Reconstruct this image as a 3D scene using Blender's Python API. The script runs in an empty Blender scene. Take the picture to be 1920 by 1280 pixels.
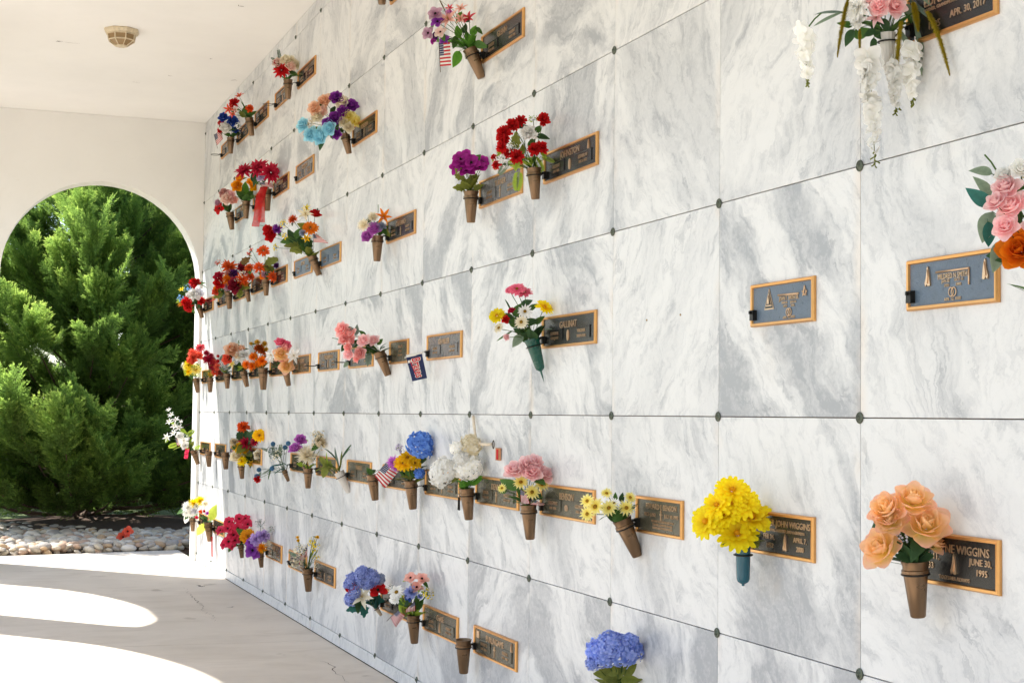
import bpy, bmesh, math, random
import numpy as np
from mathutils import Vector, Matrix, Quaternion
R = math.radians
random.seed(7); rng = np.random.default_rng(7)
scene = bpy.context.scene
COL = scene.collection

# ------------------------------------------------------------------ camera
FPX, YAW, PITCH, ROLL = 2844.5, .35532, .04927, .01141
CAM = Vector((-2.49851, -3.80252, 1.55474))
fwd = Vector((math.sin(YAW)*math.cos(PITCH), math.cos(YAW)*math.cos(PITCH), math.sin(PITCH)))
rt0 = Vector((math.cos(YAW), -math.sin(YAW), 0)); up0 = rt0.cross(fwd)
rt = rt0*math.cos(ROLL)+up0*math.sin(ROLL); up = -rt0*math.sin(ROLL)+up0*math.cos(ROLL)
cd = bpy.data.cameras.new('camera'); cam = bpy.data.objects.new('camera', cd); COL.objects.link(cam)
cd.sensor_width = 36; cd.sensor_fit = 'HORIZONTAL'; cd.lens = FPX/1920*36; cd.clip_start = .05; cd.clip_end = 2000
m = Matrix((rt, up, -fwd)).transposed().to_4x4(); m.translation = CAM; cam.matrix_world = m
scene.camera = cam

# ------------------------------------------------------------------ sky, sun, exposure
SUN_DIR = Vector((1, -1.1, -1.77)).normalized()           # the way the light travels
w = bpy.data.worlds.new('World'); scene.world = w; w.use_nodes = True
nt = w.node_tree; bg = nt.nodes['Background']
sky = nt.nodes.new('ShaderNodeTexSky'); sky.sky_type = 'NISHITA'; sky.sun_disc = False
sky.sun_elevation = R(50); sky.sun_rotation = math.atan2(-1, 1.1); sky.air_density = 1.0; sky.dust_density = .7
nt.links.new(sky.outputs[0], bg.inputs[0]); bg.inputs[1].default_value = .15
sl = bpy.data.lights.new('sun', 'SUN'); sl.energy = 4.4; sl.angle = R(.55); sl.color = (1, .965, .90)
so = bpy.data.objects.new('sun', sl); COL.objects.link(so); so.rotation_euler = SUN_DIR.to_track_quat('-Z', 'Y').to_euler(); so.location = (-8, 10, 14)
scene.view_settings.view_transform = 'Standard'; scene.view_settings.look = 'None'
scene.view_settings.exposure = 1.12; scene.view_settings.gamma = 1
scene.view_settings.use_curve_mapping = False

# ------------------------------------------------------------------ helpers
def ray(px, py): return fwd*FPX + rt*(px-960) - up*(py-640)
def on_plane(px, py, ax, v):
    d = ray(px, py); return CAM + d*((v-CAM[ax])/d[ax])
def at_depth(px, py, dep): return CAM + ray(px, py)*(dep/FPX)
def depth_of(p): return (p-CAM).dot(fwd)

class MB:
    """collects vertices (with a 0..1 value t), faces and material indices"""
    def __init__(s): s.v = []; s.f = []; s.t = []; s.m = []; s.uv = None
    def add(s, vs, fs, t=0., mi=0):
        o = len(s.v); s.v += [tuple(p) for p in vs]
        s.t += list(t) if hasattr(t, '__len__') else [t]*len(vs)
        for f in fs: s.f.append(tuple(i+o for i in f)); s.m.append(mi)
    def box(s, a, b, mi=0):
        x0, y0, z0 = a; x1, y1, z1 = b
        s.add([(x0,y0,z0),(x1,y0,z0),(x1,y1,z0),(x0,y1,z0),(x0,y0,z1),(x1,y0,z1),(x1,y1,z1),(x0,y1,z1)],
              [(0,3,2,1),(4,5,6,7),(0,1,5,4),(1,2,6,5),(2,3,7,6),(3,0,4,7)], 0, mi)
    def lathe(s, prof, n=16, mi=0, cap=True):
        vs = []; fs = []
        for r, z in prof:
            for k in range(n): a = 2*math.pi*k/n; vs.append((r*math.cos(a), r*math.sin(a), z))
        for i in range(len(prof)-1):
            for k in range(n):
                k2 = (k+1) % n; fs.append((i*n+k, i*n+k2, (i+1)*n+k2, (i+1)*n+k))
        if cap: fs.append(tuple(range(n-1, -1, -1))); fs.append(tuple((len(prof)-1)*n+k for k in range(n)))
        s.add(vs, fs, 0, mi)
    def tube(s, pts, rad, n=5, t=0., mi=0):
        pts = [Vector(p) for p in pts]; vs = []; fs = []
        for i, p in enumerate(pts):
            d = (pts[min(i+1, len(pts)-1)]-pts[max(i-1, 0)])
            if d.length < 1e-9: d = Vector((0, 0, 1))
            d.normalize(); a = d.orthogonal().normalized(); b = d.cross(a)
            r = rad[i] if hasattr(rad, '__len__') else rad
            for k in range(n): q = 2*math.pi*k/n; vs.append(p+a*(r*math.cos(q))+b*(r*math.sin(q)))
        for i in range(len(pts)-1):
            for k in range(n): k2 = (k+1) % n; fs.append((i*n+k, i*n+k2, (i+1)*n+k2, (i+1)*n+k))
        fs.append(tuple(range(n-1, -1, -1))); fs.append(tuple((len(pts)-1)*n+k for k in range(n)))
        s.add(vs, fs, t, mi)
    def torus(s, c, R0, r, n=20, k=6, X=Vector((1,0,0)), Y=Vector((0,1,0)), sy=1., mi=0):
        Z = X.cross(Y); vs = []; fs = []
        for i in range(n):
            a = 2*math.pi*i/n; e = X*math.cos(a)+Y*(math.sin(a)*sy)
            for j in range(k):
                b = 2*math.pi*j/k; vs.append(Vector(c)+e*(R0+r*math.cos(b))+Z*(r*math.sin(b)))
        for i in range(n):
            for j in range(k):
                i2 = (i+1) % n; j2 = (j+1) % k; fs.append((i*k+j, i2*k+j, i2*k+j2, i*k+j2))
        s.add(vs, fs, 0, mi)
    def prism(s, poly, z0, z1, mi=0):
        n = len(poly)
        vs = [(x, y, z0) for x, y in poly]+[(x, y, z1) for x, y in poly]
        s.add(vs, [tuple(range(n-1, -1, -1)), tuple(range(n, 2*n))]+[(i, (i+1) % n, n+(i+1) % n, n+i) for i in range(n)], 0, mi)
    def mesh(s, name, smooth=True, angle=None):
        me = bpy.data.meshes.new(name); me.from_pydata(s.v, [], s.f)
        me.polygons.foreach_set('material_index', s.m)
        me.polygons.foreach_set('use_smooth', [smooth]*len(s.f))
        at = me.attributes.new('t', 'FLOAT', 'POINT'); at.data.foreach_set('value', s.t)
        if s.uv:
            ul = me.uv_layers.new(name='UVMap'); li = [l.vertex_index for l in me.loops]
            ul.data.foreach_set('uv', [c for i in li for c in s.uv[i]])
        me.update()
        if angle is not None and hasattr(me, 'set_sharp_from_angle'): me.set_sharp_from_angle(angle=R(angle))
        return me

def ob(name, me, mats=(), parent=None, loc=None):
    o = bpy.data.objects.new(name, me); COL.objects.link(o)
    if me is not None and mats:
        if not isinstance(mats, (list, tuple)): mats = [mats]
        while len(me.materials) < len(mats): me.materials.append(None)
        for i, mt in enumerate(mats):
            o.material_slots[i].link = 'OBJECT'; o.material_slots[i].material = mt
    if parent: o.parent = parent
    if loc is not None: o.location = loc
    return o
def tag(o, label=None, cat=None, group=None, kind=None):
    for k, v in (('label', label), ('category', cat), ('group', group), ('kind', kind)):
        if v: o[k] = v
    return o
def empty(name, loc=(0, 0, 0)):
    o = bpy.data.objects.new(name, None); COL.objects.link(o); o.location = loc; o.empty_display_size = .05; return o

# ------------------------------------------------------------------ materials
def newmat(name):
    mt = bpy.data.materials.new(name); mt.use_nodes = True
    return mt, mt.node_tree, mt.node_tree.nodes['Principled BSDF']
def N(nt, typ, **kw):
    n = nt.nodes.new(typ)
    for k, v in kw.items():
        if k in n.bl_rna.properties and k not in n.inputs: setattr(n, k, v)
        else: n.inputs[k].default_value = v
    return n
def math_n(nt, op, a, b=None, c=None, clamp=False):
    n = nt.nodes.new('ShaderNodeMath'); n.operation = op; n.use_clamp = clamp
    for i, v in enumerate((a, b, c)):
        if v is None: continue
        if hasattr(v, 'links'): nt.links.new(v, n.inputs[i])
        else: n.inputs[i].default_value = v
    return n.outputs[0]
def mixc(nt, fac, a, b, blend='MIX'):
    n = nt.nodes.new('ShaderNodeMix'); n.data_type = 'RGBA'; n.blend_type = blend
    for sock, v in ((n.inputs[0], fac), (n.inputs[6], a), (n.inputs[7], b)):
        if hasattr(v, 'links'): nt.links.new(v, sock)
        elif isinstance(v, (int, float)): sock.default_value = v
        else: sock.default_value = (*v, 1)
    return n.outputs[2]
def ramp(nt, fac, a, b):
    n = nt.nodes.new('ShaderNodeMapRange'); n.interpolation_type = 'SMOOTHSTEP'
    nt.links.new(fac, n.inputs[0]); n.inputs[1].default_value = a; n.inputs[2].default_value = b
    return n.outputs[0]
def noise(nt, vec, scale, detail=4, rough=.55, dist=0, out=0):
    n = N(nt, 'ShaderNodeTexNoise', Scale=scale, Detail=detail, Roughness=rough, Distortion=dist)
    if vec is not None: nt.links.new(vec, n.inputs['Vector'])
    return n.outputs[out]
def vmath(nt, op, a, b):
    n = nt.nodes.new('ShaderNodeVectorMath'); n.operation = op
    for i, v in enumerate((a, b)):
        if hasattr(v, 'links'): nt.links.new(v, n.inputs[i])
        else: n.inputs[i].default_value = v
    return n.outputs[0]
def bump(nt, bs, h, strength=.3, dist=.01):
    b = N(nt, 'ShaderNodeBump', Strength=strength, Distance=dist); nt.links.new(h, b.inputs['Height']); nt.links.new(b.outputs[0], bs.inputs['Normal'])
def objattr(nt, name): 
    n = nt.nodes.new('ShaderNodeAttribute'); n.attribute_type = 'OBJECT'; n.attribute_name = name; return n.outputs['Fac']

def mat_marble():
    mt, nt, bs = newmat('marble')
    tc = nt.nodes.new('ShaderNodeTexCoord'); sp = nt.nodes.new('ShaderNodeSeparateXYZ'); nt.links.new(tc.outputs['Object'], sp.inputs[0])
    seed = objattr(nt, 'seed'); flip = objattr(nt, 'flip'); ang = objattr(nt, 'ang'); con = objattr(nt, 'con')
    yy = math_n(nt, 'MULTIPLY', sp.outputs[1], flip)
    cb = nt.nodes.new('ShaderNodeCombineXYZ'); nt.links.new(yy, cb.inputs[0]); nt.links.new(sp.outputs[2], cb.inputs[1]); nt.links.new(seed, cb.inputs[2])
    vec = cb.outputs[0]
    w1 = vmath(nt, 'SUBTRACT', noise(nt, vec, 1.5, 3, .5, out=1), (.5, .5, .5))
    w2 = vmath(nt, 'SUBTRACT', noise(nt, vec, 6.5, 5, .65, out=1), (.5, .5, .5))
    v2 = vmath(nt, 'ADD', vec, vmath(nt, 'MULTIPLY', w1, (.40, .40, .0)))
    v2 = vmath(nt, 'ADD', v2, vmath(nt, 'MULTIPLY', w2, (.15, .15, 0)))
    vr = nt.nodes.new('ShaderNodeVectorRotate'); vr.rotation_type = 'Z_AXIS'; nt.links.new(v2, vr.inputs['Vector']); nt.links.new(ang, vr.inputs['Angle'])
    s1 = vmath(nt, 'MULTIPLY', vr.outputs[0], (1.25, 3.0, 1.))
    s2 = vmath(nt, 'MULTIPLY', vr.outputs[0], (5.5, 17., 1.))
    s3 = vmath(nt, 'MULTIPLY', vr.outputs[0], (1.3, 4.2, 1.))
    band = ramp(nt, noise(nt, s1, 1.0, 6, .58), .44, .60)
    fine = ramp(nt, noise(nt, s2, 1.0, 6, .70), .48, .72)
    ridge = math_n(nt, 'ABSOLUTE', math_n(nt, 'SUBTRACT', noise(nt, s3, 1.15, 6, .62), .5))
    vein = math_n(nt, 'SUBTRACT', 1., ramp(nt, ridge, .0, .022))
    vein = math_n(nt, 'MULTIPLY', vein, ramp(nt, noise(nt, vec, 2.6, 2), .42, .68))
    mott = noise(nt, vec, 55, 5, .72)
    mott2 = ramp(nt, noise(nt, vmath(nt, 'MULTIPLY', vr.outputs[0], (.55, 1.25, 1.)), 16, 6, .80), .46, .72)
    g = math_n(nt, 'MULTIPLY', band, math_n(nt, 'MULTIPLY', con, math_n(nt, 'ADD', .28, math_n(nt, 'MULTIPLY', mott, 1.05))))
    g = math_n(nt, 'ADD', g, math_n(nt, 'MULTIPLY', fine, .50))
    g = math_n(nt, 'ADD', g, math_n(nt, 'MULTIPLY', vein, .42))
    g = math_n(nt, 'ADD', g, math_n(nt, 'MULTIPLY', mott2, .36), clamp=True)
    c = mixc(nt, g, (.74, .735, .722), (.36, .372, .392))
    # faint rust-coloured bleeding along the joints and below the plaques
    hw = objattr(nt, 'hw')
    e1 = math_n(nt, 'SUBTRACT', hw, math_n(nt, 'ABSOLUTE', sp.outputs[1]))
    edge = math_n(nt, 'SUBTRACT', 1., ramp(nt, e1, .0, .05))
    edge = math_n(nt, 'MULTIPLY', edge, ramp(nt, noise(nt, vec, 3.4, 3), .45, .7))
    c = mixc(nt, math_n(nt, 'MULTIPLY', edge, .4), c, (.80, .66, .52))
    st = objattr(nt, 'stain')
    sy = math_n(nt, 'SUBTRACT', 1., ramp(nt, math_n(nt, 'ABSOLUTE', math_n(nt, 'SUBTRACT', sp.outputs[1], .1)), .03, .19))
    sz = math_n(nt, 'MULTIPLY', ramp(nt, sp.outputs[2], -.30, -.10), math_n(nt, 'SUBTRACT', 1., ramp(nt, sp.outputs[2], -.09, -.05)))
    stain = math_n(nt, 'MULTIPLY', math_n(nt, 'MULTIPLY', sy, sz), ramp(nt, noise(nt, vec, 6, 4), .4, .75))
    c = mixc(nt, math_n(nt, 'MULTIPLY', math_n(nt, 'MULTIPLY', stain, st), .5), c, (.56, .47, .38))
    nt.links.new(c, bs.inputs['Base Color'])
    rg = math_n(nt, 'ADD', .30, math_n(nt, 'MULTIPLY', mott, .14)); nt.links.new(rg, bs.inputs['Roughness'])
    bump(nt, bs, mott, .04, .002)
    return mt

def mat_plain(name, col, rough=.6, metal=0, var=.12, scale=30, spec=.5, bstr=0, bscale=200):
    mt, nt, bs = newmat(name)
    tc = nt.nodes.new('ShaderNodeTexCoord'); n1 = noise(nt, tc.outputs['Object'], scale, 4, .6)
    f = math_n(nt, 'ADD', 1-var, math_n(nt, 'MULTIPLY', n1, 2*var))
    cc = nt.nodes.new('ShaderNodeCombineColor'); 
    for i in range(3): nt.links.new(f, cc.inputs[i])
    nt.links.new(mixc(nt, 1., col, cc.outputs[0], 'MULTIPLY'), bs.inputs['Base Color'])
    nt.links.new(math_n(nt, 'ADD', rough-.08, math_n(nt, 'MULTIPLY', n1, .16)), bs.inputs['Roughness'])
    bs.inputs['Metallic'].default_value = metal; bs.inputs['Specular IOR Level'].default_value = spec
    if bstr: bump(nt, bs, noise(nt, tc.outputs['Object'], bscale, 4, .65), bstr, .004)
    return mt

def mat_stucco(name, col):
    mt, nt, bs = newmat(name)
    tc = nt.nodes.new('ShaderNodeTexCoord'); v = tc.outputs['Object']
    big = noise(nt, v, .7, 5, .6); sm = noise(nt, v, 9, 6, .7)
    st = vmath(nt, 'MULTIPLY', v, (2.5, 1.2, 14.)); scr = ramp(nt, noise(nt, st, 2.2, 5, .6), .66, .74)
    c = mixc(nt, ramp(nt, big, .3, .75), col, tuple(x*.93 for x in col))
    c = mixc(nt, math_n(nt, 'MULTIPLY', ramp(nt, sm, .5, .8), .12), c, tuple(x*.8 for x in col))
    c = mixc(nt, math_n(nt, 'MULTIPLY', scr, .10), c, (.55, .47, .38))
    nt.links.new(c, bs.inputs['Base Color']); bs.inputs['Roughness'].default_value = .8; bs.inputs['Specular IOR Level'].default_value = .25
    bump(nt, bs, math_n(nt, 'ADD', sm, math_n(nt, 'MULTIPLY', noise(nt, v, 90, 4, .7), .5)), .18, .006)
    return mt

def mat_concrete():
    mt, nt, bs = newmat('concrete')
    tc = nt.nodes.new('ShaderNodeTexCoord'); v = tc.outputs['Object']
    a = noise(nt, v, .8, 6, .65, .4); b = noise(nt, v, 5, 6, .7); d = noise(nt, v, 60, 5, .75)
    sw = noise(nt, vmath(nt, 'MULTIPLY', v, (1., 1.7, 1.)), 1.3, 6, .62, 1.4)
    c = mixc(nt, ramp(nt, a, .3, .72), (.74, .66, .565), (.64, .565, .475))
    c = mixc(nt, math_n(nt, 'MULTIPLY', ramp(nt, sw, .45, .75), .45), c, (.51, .43, .345))
    c = mixc(nt, math_n(nt, 'MULTIPLY', ramp(nt, b, .5, .8), .30), c, (.66, .62, .56))
    c = mixc(nt, math_n(nt, 'MULTIPLY', ramp(nt, noise(nt, v, 3.1, 3, .5), .68, .74), .5), c, (.30, .24, .18))
    c = mixc(nt, math_n(nt, 'MULTIPLY', ramp(nt, d, .55, .8), .25), c, (.33, .29, .24))
    nt.links.new(c, bs.inputs['Base Color'])
    nt.links.new(math_n(nt, 'ADD', .5, math_n(nt, 'MULTIPLY', b, .3)), bs.inputs['Roughness'])
    bump(nt, bs, math_n(nt, 'ADD', math_n(nt, 'MULTIPLY', d, .5), b), .15, .006)
    return mt

def mat_petal(name, base, tip, transl=.25):
    mt, nt, bs = newmat('petal_'+name)
    at = nt.nodes.new('ShaderNodeAttribute'); at.attribute_name = 't'
    tc = nt.nodes.new('ShaderNodeTexCoord'); oi = nt.nodes.new('ShaderNodeObjectInfo')
    n1 = noise(nt, vmath(nt, 'ADD', tc.outputs['Object'], (0, 0, 0)), 6, 4, .6)
    f = math_n(nt, 'ADD', at.outputs['Fac'], math_n(nt, 'MULTIPLY', math_n(nt, 'SUBTRACT', n1, .5), .5), clamp=True)
    c = mixc(nt, f, base, tip)
    k = math_n(nt, 'ADD', 1.0, math_n(nt, 'MULTIPLY', oi.outputs['Random'], .25))
    k = math_n(nt, 'MULTIPLY', k, math_n(nt, 'ADD', .8, math_n(nt, 'MULTIPLY', n1, .4)))
    cc = nt.nodes.new('ShaderNodeCombineColor')
    for i in range(3): nt.links.new(k, cc.inputs[i])
    c = mixc(nt, 1., c, cc.outputs[0], 'MULTIPLY')
    nt.links.new(c, bs.inputs['Base Color']); bs.inputs['Roughness'].default_value = .62; bs.inputs['Specular IOR Level'].default_value = .3
    tr = nt.nodes.new('ShaderNodeBsdfTranslucent'); nt.links.new(c, tr.inputs[0])
    mx = nt.nodes.new('ShaderNodeMixShader'); mx.inputs[0].default_value = transl
    nt.links.new(bs.outputs[0], mx.inputs[1]); nt.links.new(tr.outputs[0], mx.inputs[2])
    nt.links.new(mx.outputs[0], nt.nodes['Material Output'].inputs[0])
    return mt

COLS = dict(  # base colour at the petal's root, colour at its tip
 red=((.42,.006,.008),(.62,.012,.014)), crimson=((.36,.008,.03),(.55,.018,.06)), maroon=((.13,.006,.015),(.26,.012,.03)),
 redpink=((.55,.02,.05),(.68,.09,.11)), rosered=((.55,.015,.05),(.78,.05,.13)), coral=((.62,.06,.03),(.80,.14,.08)),
 orangered=((.55,.06,.01),(.80,.13,.02)), orange=((.62,.12,.005),(.88,.25,.01)), rust=((.25,.04,.005),(.48,.10,.01)), amber=((.70,.22,.004),(.90,.42,.015)),
 gold=((.42,.22,.01),(.68,.40,.03)), golden=((.75,.36,.003),(.90,.58,.006)), yellow=((.82,.55,.003),(.92,.78,.01)), paleyellow=((.85,.70,.09),(.90,.83,.40)),
 cream=((.80,.70,.46),(.90,.84,.70)), beige=((.52,.42,.26),(.72,.62,.44)), white=((.82,.80,.73),(.90,.89,.87)), lavwhite=((.66,.66,.78),(.87,.87,.90)),
 blush=((.82,.52,.44),(.90,.75,.66)), dusty=((.42,.16,.15),(.60,.32,.29)), peach=((.82,.45,.22),(.86,.60,.45)), peachrose=((.95,.80,.20),(.93,.55,.42)),
 pink=((.88,.42,.44),(.95,.74,.73)), coralpink=((.84,.24,.24),(.94,.60,.56)), hotpink=((.68,.06,.16),(.86,.22,.32)), salmon=((.72,.30,.24),(.88,.54,.46)),
 magenta=((.20,.005,.12),(.42,.02,.30)), orchid=((.42,.05,.42),(.62,.22,.62)), purple=((.12,.012,.20),(.30,.05,.40)), violet=((.16,.02,.26),(.34,.08,.48)),
 darkpurple=((.04,.01,.06),(.10,.02,.14)), lavender=((.34,.20,.50),(.55,.40,.68)), lilac=((.42,.34,.56),(.64,.56,.74)), mauve=((.34,.12,.24),(.58,.38,.46)),
 blue=((.05,.14,.52),(.20,.40,.84)), royal=((.01,.03,.22),(.03,.09,.42)), skyblue=((.10,.28,.55),(.28,.52,.80)), bluelilac=((.14,.19,.50),(.40,.46,.78)), hydra=((.14,.24,.66),(.46,.54,.92)),
 greyblue=((.20,.24,.36),(.40,.44,.55)), steel=((.06,.16,.28),(.16,.30,.42)), aqua=((.22,.55,.68),(.48,.78,.86)), silver=((.40,.42,.40),(.62,.64,.62)),
 green=((.035,.09,.018),(.075,.17,.03)), dark=((.018,.05,.016),(.04,.095,.03)), olive=((.10,.12,.015),(.22,.24,.04)), lime=((.18,.28,.02),(.38,.50,.06)), brightgreen=((.06,.20,.02),(.14,.34,.04)),
 sage=((.14,.20,.13),(.27,.34,.24)), teal=((.015,.08,.065),(.03,.15,.12)), greygreen=((.10,.15,.12),(.22,.28,.22)), brownleaf=((.10,.06,.02),(.22,.14,.05)), limepaper=((.55,.66,.06),(.70,.80,.14)),
 stem=((.05,.11,.02),(.09,.17,.04)), twig=((.10,.06,.03),(.20,.12,.06)), centre=((.30,.16,.01),(.55,.35,.02)), darkcentre=((.02,.015,.01),(.06,.04,.02)), amar=((.28,.20,.006),(.46,.36,.02)))
_pm = {}
def P(name):
    if name not in _pm: _pm[name] = mat_petal(name, *COLS[name], transl=.18 if name in ('green','dark','olive','teal') else .38)
    return _pm[name]

M_marble = mat_marble()
M_grout = mat_plain('grout', (.16, .10, .06), .9)
M_stucco = mat_stucco('cream_stucco', (.89, .865, .82))
M_ceil = mat_stucco('ceiling_paint', (.90, .875, .83))
M_white = mat_stucco('white_trim_paint', (.87, .84, .79))
M_conc = mat_concrete()
M_rosette = mat_plain('verdigris_bronze', (.10, .115, .085), .5, .6, .5, 120)
M_frame = mat_plain('brushed_bronze', (.72, .38, .14), .38, 1., .14, 60, bstr=.08, bscale=300)
M_letter = mat_plain('letter_bronze', (.62, .43, .28), .36, .9, .15, 200)
M_panel = mat_plain('dark_bronze_panel', (.012, .011, .010), .22, .0, .35, 25, .38, bstr=.22, bscale=240)
M_panel_refl_blue = mat_plain('blue_reflection_panel', (.10, .14, .19), .3, .0, .3, 40, .5, bstr=.5, bscale=150)  # blue sky reflection put into the panel's base colour
M_panel_refl_grey = mat_plain('grey_reflection_panel', (.115, .11, .11), .28, .0, .3, 25, .45, bstr=.25, bscale=240)  # weaker grey reflection of the sky, also set as base colour
M_panel_refl_olive = mat_plain('olive_reflection_panel', (.075, .068, .045), .26, .2, .6, 9, .45, bstr=.22, bscale=240)  # olive reflected tint painted in as base colour
PANELS = {}
M_black = mat_plain('black_bracket', (.02, .018, .016), .4, .5)
M_vase = mat_plain('brown_vase', (.20, .122, .066), .30, .6, .10, 14)
M_vteal = mat_plain('teal_vase', (.015, .10, .14), .22, .0, .03, 20)
M_vgreen = mat_plain('green_vase', (.008, .085, .06), .28, .0, .1, 20)
M_vcream = mat_plain('tan_vase', (.46, .36, .25), .45, 0, .15, 20)
M_vwhite = mat_plain('pale_vase', (.62, .58, .53), .3, 0, .12, 20)
M_lampmetal = mat_plain('chalky_lamp_metal', (.66, .55, .38), .6, 0, .45, 45)
M_lampglass = mat_plain('amber_lamp_glass', (.30, .19, .08), .35, 0, .2, 30)
M_soil = mat_plain('mulch', (.085, .05, .03), .95, 0, .5, 25, bstr=.6, bscale=60)
M_bark = mat_plain('bark', (.11, .07, .045), .9, 0, .4, 30, bstr=.6, bscale=40)
M_crack = mat_plain('crack_dirt', (.10, .075, .05), .95)
M_ribbon = mat_petal('red_ribbon', (.60, .012, .015), (.70, .03, .03), .4); M_ribbon.node_tree.nodes['Principled BSDF'].inputs['Alpha'].default_value = .55
M_copper = mat_plain('copper_charm', (.75, .36, .20), .3, 1., .3, 90)
M_cord = mat_plain('cream_cord', (.78, .66, .50), .9, 0, .2, 60)
M_navy = mat_plain('navy_cloth', (.02, .03, .10), .85, 0, .15, 60)
M_redp = mat_plain('red_print', (.60, .02, .03), .8); M_whitep = mat_plain('white_print', (.80, .76, .70), .8)
def mat_lawn():
    mt, nt, bs = newmat('lawn'); tc = nt.nodes.new('ShaderNodeTexCoord'); v = tc.outputs['Object']
    c = mixc(nt, ramp(nt, noise(nt, v, .5, 6, .7), .3, .7), (.10, .15, .035), (.19, .22, .06))
    c = mixc(nt, math_n(nt, 'MULTIPLY', noise(nt, v, 40, 4, .7), .6), c, (.06, .09, .02))
    nt.links.new(c, bs.inputs['Base Color']); bs.inputs['Roughness'].default_value = .9
    bump(nt, bs, noise(nt, v, 60, 4, .8), .7, .03); return mt
M_lawn = mat_lawn()
def mat_stone():
    mt, nt, bs = newmat('river_stone'); tc = nt.nodes.new('ShaderNodeTexCoord'); oi = nt.nodes.new('ShaderNodeObjectInfo')
    at = nt.nodes.new('ShaderNodeAttribute'); at.attribute_name = 't'
    r = math_n(nt, 'FRACT', math_n(nt, 'ADD', oi.outputs['Random'], at.outputs['Fac']))
    n = nt.nodes.new('ShaderNodeValToRGB'); nt.links.new(r, n.inputs[0]); cr = n.color_ramp; cr.interpolation = 'CONSTANT'
    cs = [(.55,.47,.37),(.62,.56,.47),(.42,.36,.29),(.50,.34,.20),(.68,.62,.54),(.36,.33,.30),(.58,.50,.38),(.46,.31,.22)]
    while len(cr.elements) < len(cs): cr.elements.new(.5)
    for i, c in enumerate(cs): cr.elements[i].position = i/len(cs); cr.elements[i].color = (*c, 1)
    c = mixc(nt, math_n(nt, 'MULTIPLY', ramp(nt, noise(nt, tc.outputs['Object'], 2.5, 5, .7), .4, .75), .5), n.outputs[0], (.34, .27, .20))
    nt.links.new(c, bs.inputs['Base Color']); bs.inputs['Roughness'].default_value = .75; return mt
M_stone = mat_stone()
def mat_flag():
    mt, nt, bs = newmat('flag_print'); uv = nt.nodes.new('ShaderNodeUVMap'); sp = nt.nodes.new('ShaderNodeSeparateXYZ'); nt.links.new(uv.outputs[0], sp.inputs[0])
    u, v = sp.outputs[0], sp.outputs[1]
    s = math_n(nt, 'MODULO', math_n(nt, 'FLOOR', math_n(nt, 'MULTIPLY', math_n(nt, 'SUBTRACT', 1., v), 12.99)), 2.)
    c = mixc(nt, s, (.55, .025, .035), (.80, .77, .72))
    can = math_n(nt, 'MULTIPLY', math_n(nt, 'LESS_THAN', u, .4), math_n(nt, 'GREATER_THAN', v, 6/13))
    def cell(a, k): return math_n(nt, 'SUBTRACT', math_n(nt, 'FRACT', math_n(nt, 'MULTIPLY', a, k)), .5)
    du, dv = cell(u, 15.), cell(v, 10.2)
    d2 = math_n(nt, 'ADD', math_n(nt, 'POWER', math_n(nt, 'ABSOLUTE', du), 2.), math_n(nt, 'POWER', math_n(nt, 'ABSOLUTE', dv), 2.))
    cc = mixc(nt, math_n(nt, 'LESS_THAN', d2, .055), (.02, .03, .10), (.78, .76, .74))
    nt.links.new(mixc(nt, can, c, cc), bs.inputs['Base Color']); bs.inputs['Roughness'].default_value = .75
    return mt
M_flag = mat_flag()

# ------------------------------------------------------------------ ground, pavement, building shell
CEIL = 4.64
def sheet(name, pts, z, mt, parent=None):
    mb = MB(); mb.add([(x, y, z) for x, y in pts], [tuple(range(len(pts)))]); return ob(name, mb.mesh(name, False), mt, parent)
g = sheet('lawn', [(-300, -200), (300, -200), (300, 500), (-300, 500)], -.06, M_lawn); tag(g, kind='structure')

pav = empty('pavement'); tag(pav, kind='structure')
def jl(y, x): return y-.073*(x+1.07)
def slab(ya, yb, x0, x1, skew=True, top=0.):
    a0, a1 = (jl(ya, x0)+.004, jl(ya, x1)+.004) if skew else ya; b0, b1 = (jl(yb, x0)-.004, jl(yb, x1)-.004) if skew else yb
    mb = MB(); z0 = -.15
    mb.add([(x0,a0,z0),(x1,a1,z0),(x1,b1,z0),(x0,b0,z0),(x0,a0,top),(x1,a1,top),(x1,b1,top),(x0,b0,top)],
           [(0,3,2,1),(4,5,6,7),(0,1,5,4),(1,2,6,5),(2,3,7,6),(3,0,4,7)])
    ob('slab', mb.mesh('slab', False), M_conc, pav)
for ya, yb in ((-11.4, -5.4), (-5.4, .6), (.6, 6.6)): slab(ya, yb, -6.2, -.004)
for ya in (-11.4, -5.4, .6, 6.6): slab(ya, ya+6., -14., -6.208)  # unseen outer apron, added to bounce sunlight onto ceiling and wall
slab((jl(6.6,-6.2)+.004, jl(6.6,-.004)+.004), (12.72, 13.73), -6.2, -.004, False)
mb = MB(); mb.add([(-9,-14,-.02),(2,-14,-.02),(2,13.2,-.02),(-9,13.2,-.02)], [(0,1,2,3)]); 
ob('joint_filler', mb.mesh('joint_filler', False), M_crack, pav)
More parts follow.
